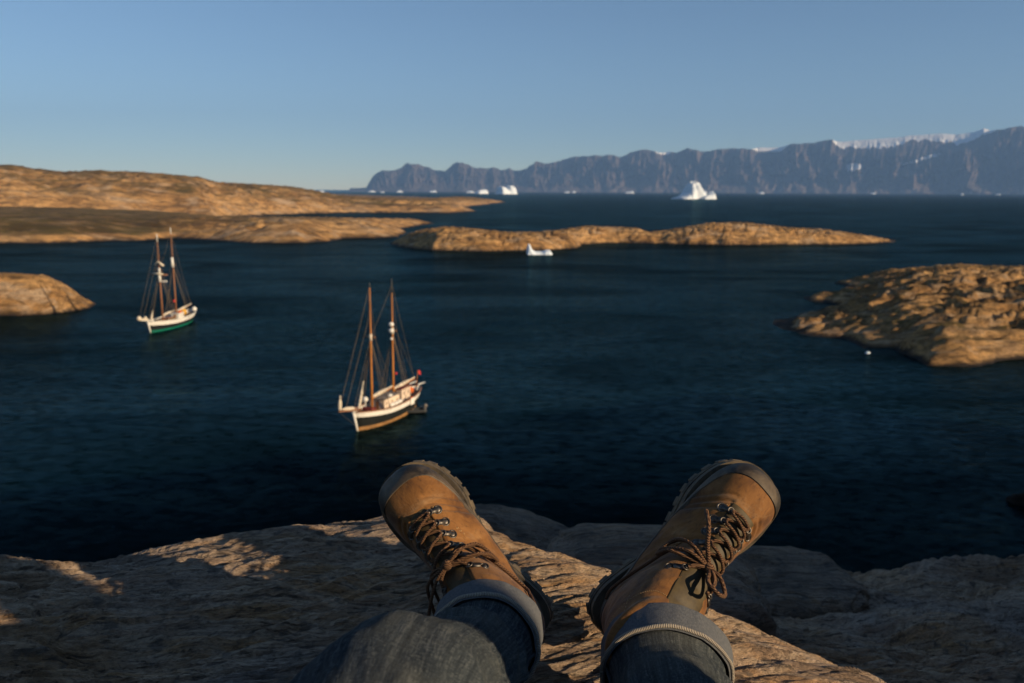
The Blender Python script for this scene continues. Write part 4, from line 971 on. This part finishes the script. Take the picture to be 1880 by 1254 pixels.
br, MR, mbr, kn, over, cord, _f = boot('brown leather hiking boot on the right foot, toe leaning right, long knotted laces hanging loose', (1118, 1150), 1.11, (1406, 876), 1.16, R(17), -1, .016, 8, .55)
cord([kn, over(4.6, .3, .020), over(5.6, .42, .024), over(6.7, .62, .022), over(7.5, .85, .016), over(7.9, .98, .012)], r=.0030, n=60)
cord([kn, over(4.2, .6, .020), over(4.7, 1.05, .018), over(4.5, 1.3, .012), over(3.9, 1.05, .018), over(3.5, .5, .020), kn], n=70)
cord([kn, over(3.9, .5, .024), over(4.4, .9, .022), over(3.9, 1.2, .015), over(3.4, .8, .018), kn], n=60)
cord([kn, over(3.3, -.15, .026), over(2.6, -.30, .034), over(2.2, -.18, .036), over(2.4, .0, .028), over(3.0, .0, .020), kn], r=.0028, n=70)
cord([kn, over(3.2, -.05, .022), over(2.6, -.1, .028), over(2.0, -.1, .026)], r=.0028, n=40)
cord([kn, over(4.0, .8, .014), over(4.3, 1.5, .008), over(4.5, 2.0, .008), over(4.4, 2.25, .006)], n=50)
mbr.build('bootlace', M_LACE, br, smooth=True)

# ------------------------------------------------------------------ the person: jeans, turned-up cuffs, upper body behind the camera
knee_l = at(733, 1312, .62); knee_r = at(1305, 1570, .65)
person = empty('person', (0, 0, CAM_Z-.62), 'person sitting on the rock in faded blue jeans with turned-up cuffs, legs stretched out', 'person')
PO = Vector(person.location)
def frame_along(P):
    T = np.gradient(P, axis=0); T /= np.linalg.norm(T, axis=1)[:, None]; return T
def leg(bootM, knee, hip, seed, radii, lean, shift, cuff_len=.042, flat=.92, cuff_r=.064):
    ank = bootM @ Vector((.062-lean*.065, 0, .136)); top = bootM @ Vector((.062-lean*.12, 0, .185)); sh_ = CAM_M.to_3x3() @ Vector(shift); ank = ank+sh_; top = top+sh_
    ank, top = np.array(ank), np.array(top); knee, hip = np.array(knee), np.array(hip)
    sh = (knee-ank)/np.linalg.norm(knee-ank)
    path = [ank, ank+(top-ank)*.35+sh*.03, ank*.68+knee*.32+(top-ank)*.12, ank*.34+knee*.66+(top-ank)*.05, knee, knee*.72+hip*.28+np.array([0, 0, .012]), knee*.4+hip*.6, hip]
    path[1] = path[1]+np.array([0, 0, -.008]); path[2] = path[2]+np.array([0, 0, -.018]); path[3] = path[3]+np.array([0, 0, -.016])
    n, m = 240, 132; C = crom(path, n); T = frame_along(C)
    s = np.concatenate([[0], np.cumsum(np.linalg.norm(np.diff(C, axis=0), axis=1))])
    Rr = np.interp(s/s[-1], [a for a, b in radii], [b for a, b in radii])
    up = np.array([0, 0, 1.0]); side = np.cross(T, up); side /= np.linalg.norm(side, axis=1)[:, None]; nup = np.cross(side, T)
    th = np.linspace(0, 2*np.pi, m+1)[None, :-1]; S = s[:, None]
    ct, st_ = np.cos(th), np.sin(th)
    wr = .0130*ridged(ct*.7+seed+S*4, st_*.7+S*10, S*4+seed, 2, 2.0, .35)*(np.exp(-((S-.12)/.10)**2)*1.0+.55*np.exp(-((S-.44)/.12)**2)+.18)
    wr = wr+.006*fbm(ct*1.7+seed, st_*1.7, S*8, 3)+.0022*fbm(ct*7, st_*7, S*34+seed, 3)
    wr = wr*(.22+.78*sstep(.05, .12, S))
    rad = Rr[:, None]+wr
    V = C[:, None]+(side[:, None]*ct[..., None]+nup[:, None]*flat*st_[..., None])*rad[..., None]
    uv = np.stack(np.broadcast_arrays(th/(2*np.pi)*.42, S), -1)
    # cuff: a doubled-back band with a rolled edge, standing off the leg
    k = int(np.searchsorted(s, cuff_len)); ii = np.arange(0, k+1)
    base = C[ii][:, None]+(side[ii][:, None]*ct[..., None]+nup[ii][:, None]*flat*st_[..., None])*(rad[ii]+.0060+.007*np.clip(1-S[ii]/cuff_len, 0, 1)**.9+.0022*fbm(ct*2.2+seed, st_*2.2, S[ii]*30, 3))[..., None]
    inn = C[ii][:, None]+(side[ii][:, None]*ct[..., None]+nup[ii][:, None]*flat*st_[..., None])*(rad[ii]-.003+.010*np.clip(1-S[ii]/cuff_len, 0, 1)**.9)[..., None]
    e0 = (base[:1]+inn[:1])/2-T[:1][:, None]*.003
    e1 = base[-1:]*.6+(C[k]+(side[k]*ct[..., None]+nup[k]*flat*st_[..., None])*rad[k][:, None])[None][0]*.4+T[k]*.001
    cv = np.concatenate([inn[::-1], e0, base, e1.reshape(1, m, 3)], 0)
    cs = np.concatenate([-s[ii][::-1], [0.0], s[ii], [s[k]+.002]])
    cuv = np.stack(np.broadcast_arrays(th/(2*np.pi)*.42, cs[:, None]), -1)
    hem = base[-1]+T[k]*-.0015+(side[k]*ct.T+nup[k]*st_.T)*.0012
    jm = [int(m*f_) for f_ in (.02, .52)]; seams = [V[k-2:, j_]+(V[k-2:, j_]-C[k-2:])*.02 for j_ in jm]
    return V, uv, cv, cuv, hem, seams
hip_l = Vector((-.13, .02, CAM_Z-.47)); hip_r = Vector((.13, .02, CAM_Z-.47))
legs = [leg(ML, knee_l, hip_l, 2.2, [(0, .056), (.048, .057), (.066, .053), (.14, .056), (.25, .062), (.45, .077), (.56, .080), (.75, .084), (1, .098)], .25, (-.014, .0, 0)),
        leg(MR, knee_r, hip_r, 6.6, [(0, .066), (.048, .069), (.066, .064), (.14, .066), (.25, .071), (.45, .078), (.56, .078), (.75, .084), (1, .098)], .55, (.022, -.022, 0))]
# both legs are one mesh
Vs = [L_[0]-np.array(PO) for L_ in legs]; n, m = Vs[0].shape[:2]
o1 = grid_obj('jeans', Vs[0], M_DENIM, person, close_u=True, uv=legs[0][1])
o2 = grid_obj('jeans_b', Vs[1], M_DENIM, person, close_u=True, uv=legs[1][1])
def merge(a, b):
    ma, mb_ = a.data, b.data
    va = np.empty(len(ma.vertices)*3, np.float32); ma.vertices.foreach_get('co', va)
    vb = np.empty(len(mb_.vertices)*3, np.float32); mb_.vertices.foreach_get('co', vb)
    sa = np.empty(len(va), np.float32); ma.attributes['st'].data.foreach_get('vector', sa)
    sb = np.empty(len(vb), np.float32); mb_.attributes['st'].data.foreach_get('vector', sb)
    fa = [tuple(p.vertices) for p in ma.polygons]; k = len(ma.vertices); fb = [tuple(i+k for i in p.vertices) for p in mb_.polygons]
    me = bpy.data.meshes.new('jeans'); me.from_pydata(np.concatenate([va, vb]).reshape(-1, 3).tolist(), [], fa+fb); me.update()
    at_ = me.attributes.new('st', 'FLOAT_VECTOR', 'POINT'); at_.data.foreach_set('vector', np.concatenate([sa, sb]))
    me.polygons.foreach_set('use_smooth', [True]*len(me.polygons)); me.materials.append(M_DENIM)
    a.data = me; bpy.data.objects.remove(b)
    return a
jeans = merge(o1, o2)
for L_ in legs:
    cf = grid_obj('cuff', L_[2]-np.array(PO), M_CUFF, jeans, close_u=True, uv=L_[3])
    hp = [Vector(p)-PO for p in L_[4]]; hp.append(hp[0])
    q = np.array(hp); mm = len(q); tg = np.gradient(q, axis=0); tg /= np.linalg.norm(tg, axis=1)[:, None]+1e-9
    th = np.linspace(0, 2*np.pi, 7)[:-1]; a_ = np.cross(tg, [0, 0, 1.0]); a_ /= np.linalg.norm(a_, axis=1)[:, None]+1e-9; b_ = np.cross(tg, a_)
    tv = q[:, None]+(a_[:, None]*np.cos(th)[None, :, None]+b_[:, None]*np.sin(th)[None, :, None])*.0026
    L2 = np.concatenate([[0], np.cumsum(np.linalg.norm(np.diff(q, axis=0), axis=1))])
    uvh = np.stack(np.broadcast_arrays(L2[:, None], (th/6)[None]), -1)
    grid_obj('hem_stitching', tv, M_HEM, jeans, close_u=True, uv=uvh)
for L_ in legs:
    for sm_ in L_[5]: MB().tube([Vector(p)-PO for p in sm_[::3]], .0022, 6).build('side_seam', M_DENIM, jeans, smooth=True)
# upper body, leaning back on both arms (out of the frame, throws the shade on the ledge)
def skin_obj(name, verts, edges, mat, sub=2):
    me = bpy.data.meshes.new(name); me.from_pydata([Vector(v[:3])-PO for v in verts], edges, []); me.update()
    o = bpy.data.objects.new(name, me); COL.objects.link(o); o.parent = person; me.materials.append(mat)
    o.modifiers.new('skin', 'SKIN'); sk = me.skin_vertices[0].data
    for i, v in enumerate(verts): sk[i].radius = (v[3], v[4] if len(v) > 4 else v[3]); sk[i].use_root = (i == 0)
    sd_ = o.modifiers.new('sub', 'SUBSURF'); sd_.levels = sub; sd_.render_levels = sub
    return o
zc = CAM_Z
skin_obj('jacket', [(0, .0, zc-.50, .17, .14), (0, -.12, zc-.36, .16, .12), (0, -.24, zc-.18, .19, .13), (0, -.32, zc-.06, .15, .10), (0, -.34, zc+.01, .065),
                    (-.20, -.33, zc-.09, .075), (-.30, -.45, zc-.30, .055), (-.34, -.62, zc-.50, .042), (.20, -.33, zc-.09, .075), (.30, -.45, zc-.30, .055), (.34, -.62, zc-.50, .042)],
         [(0, 1), (1, 2), (2, 3), (3, 4), (3, 5), (5, 6), (6, 7), (3, 8), (8, 9), (9, 10)], M_JACKET)
hd = MB().ball(Vector((0, -.30, zc+.15))-PO, (.075, .095, .12), 20, 14); hd.ball(Vector((0, -.202, zc+.135))-PO, (.014, .022, .022), 8, 6)
for s_ in (-1, 1): hd.ball(Vector((.076*s_, -.30, zc+.14))-PO, (.012, .024, .034), 8, 6)
hd.tube([Vector((0, -.33, zc+.0))-PO, Vector((0, -.31, zc+.09))-PO], [.058, .055], 12)
hd.build('head', M_SKIN, person, smooth=True)
MB().ball(Vector((0, -.325, zc+.185))-PO, (.083, .098, .105), 18, 12).build('hair', M_HAIR, person, smooth=True)
for s_ in (-1, 1):
    hx = Vector((.34*s_, -.62, zc-.52))-PO; hm_ = MB(); hm_.ball(hx+Vector((.01*s_, -.05, -.03)), (.042, .055, .018), 12, 8)
    for k in range(4): hm_.tube([hx+Vector((.01*s_+(k-1.5)*.019, -.09, -.03)), hx+Vector((.01*s_+(k-1.5)*.023, -.125, -.032)), hx+Vector((.01*s_+(k-1.5)*.024, -.150+.008*abs(k-1.5), -.045))], [.0095, .009, .0075], 7)
    hm_.tube([hx+Vector((-.025*s_, -.03, -.03)), hx+Vector((-.055*s_, -.06, -.034)), hx+Vector((-.062*s_, -.085, -.042))], [.0115, .0105, .0085], 7)
    hm_.tube([hx, hx+Vector((.01*s_, -.04, -.026))], [.03, .028], 10)
    hm_.build('hand', M_SKIN, person, smooth=True)

# ------------------------------------------------------------------ the air of the fjord
hz = MB().box((0, 8800, 1000-6), (40000, 24400, 2000))
ho = hz.build('haze', None)
t = NT('haze_air'); t.t.nodes.remove(t.b)
pv = t.n('VolumePrincipled'); pv.inputs['Color'].default_value = (.31, .56, 1.0, 1); pv.inputs['Density'].default_value = 4.4e-5; pv.inputs['Anisotropy'].default_value = 0.0
t.t.links.new(pv.outputs[0], t.out.inputs['Volume'])
ho.data.materials.clear(); ho.data.materials.append(t.m)
tag(ho, 'thin blue haze in the air over the fjord', 'haze', kind='stuff')
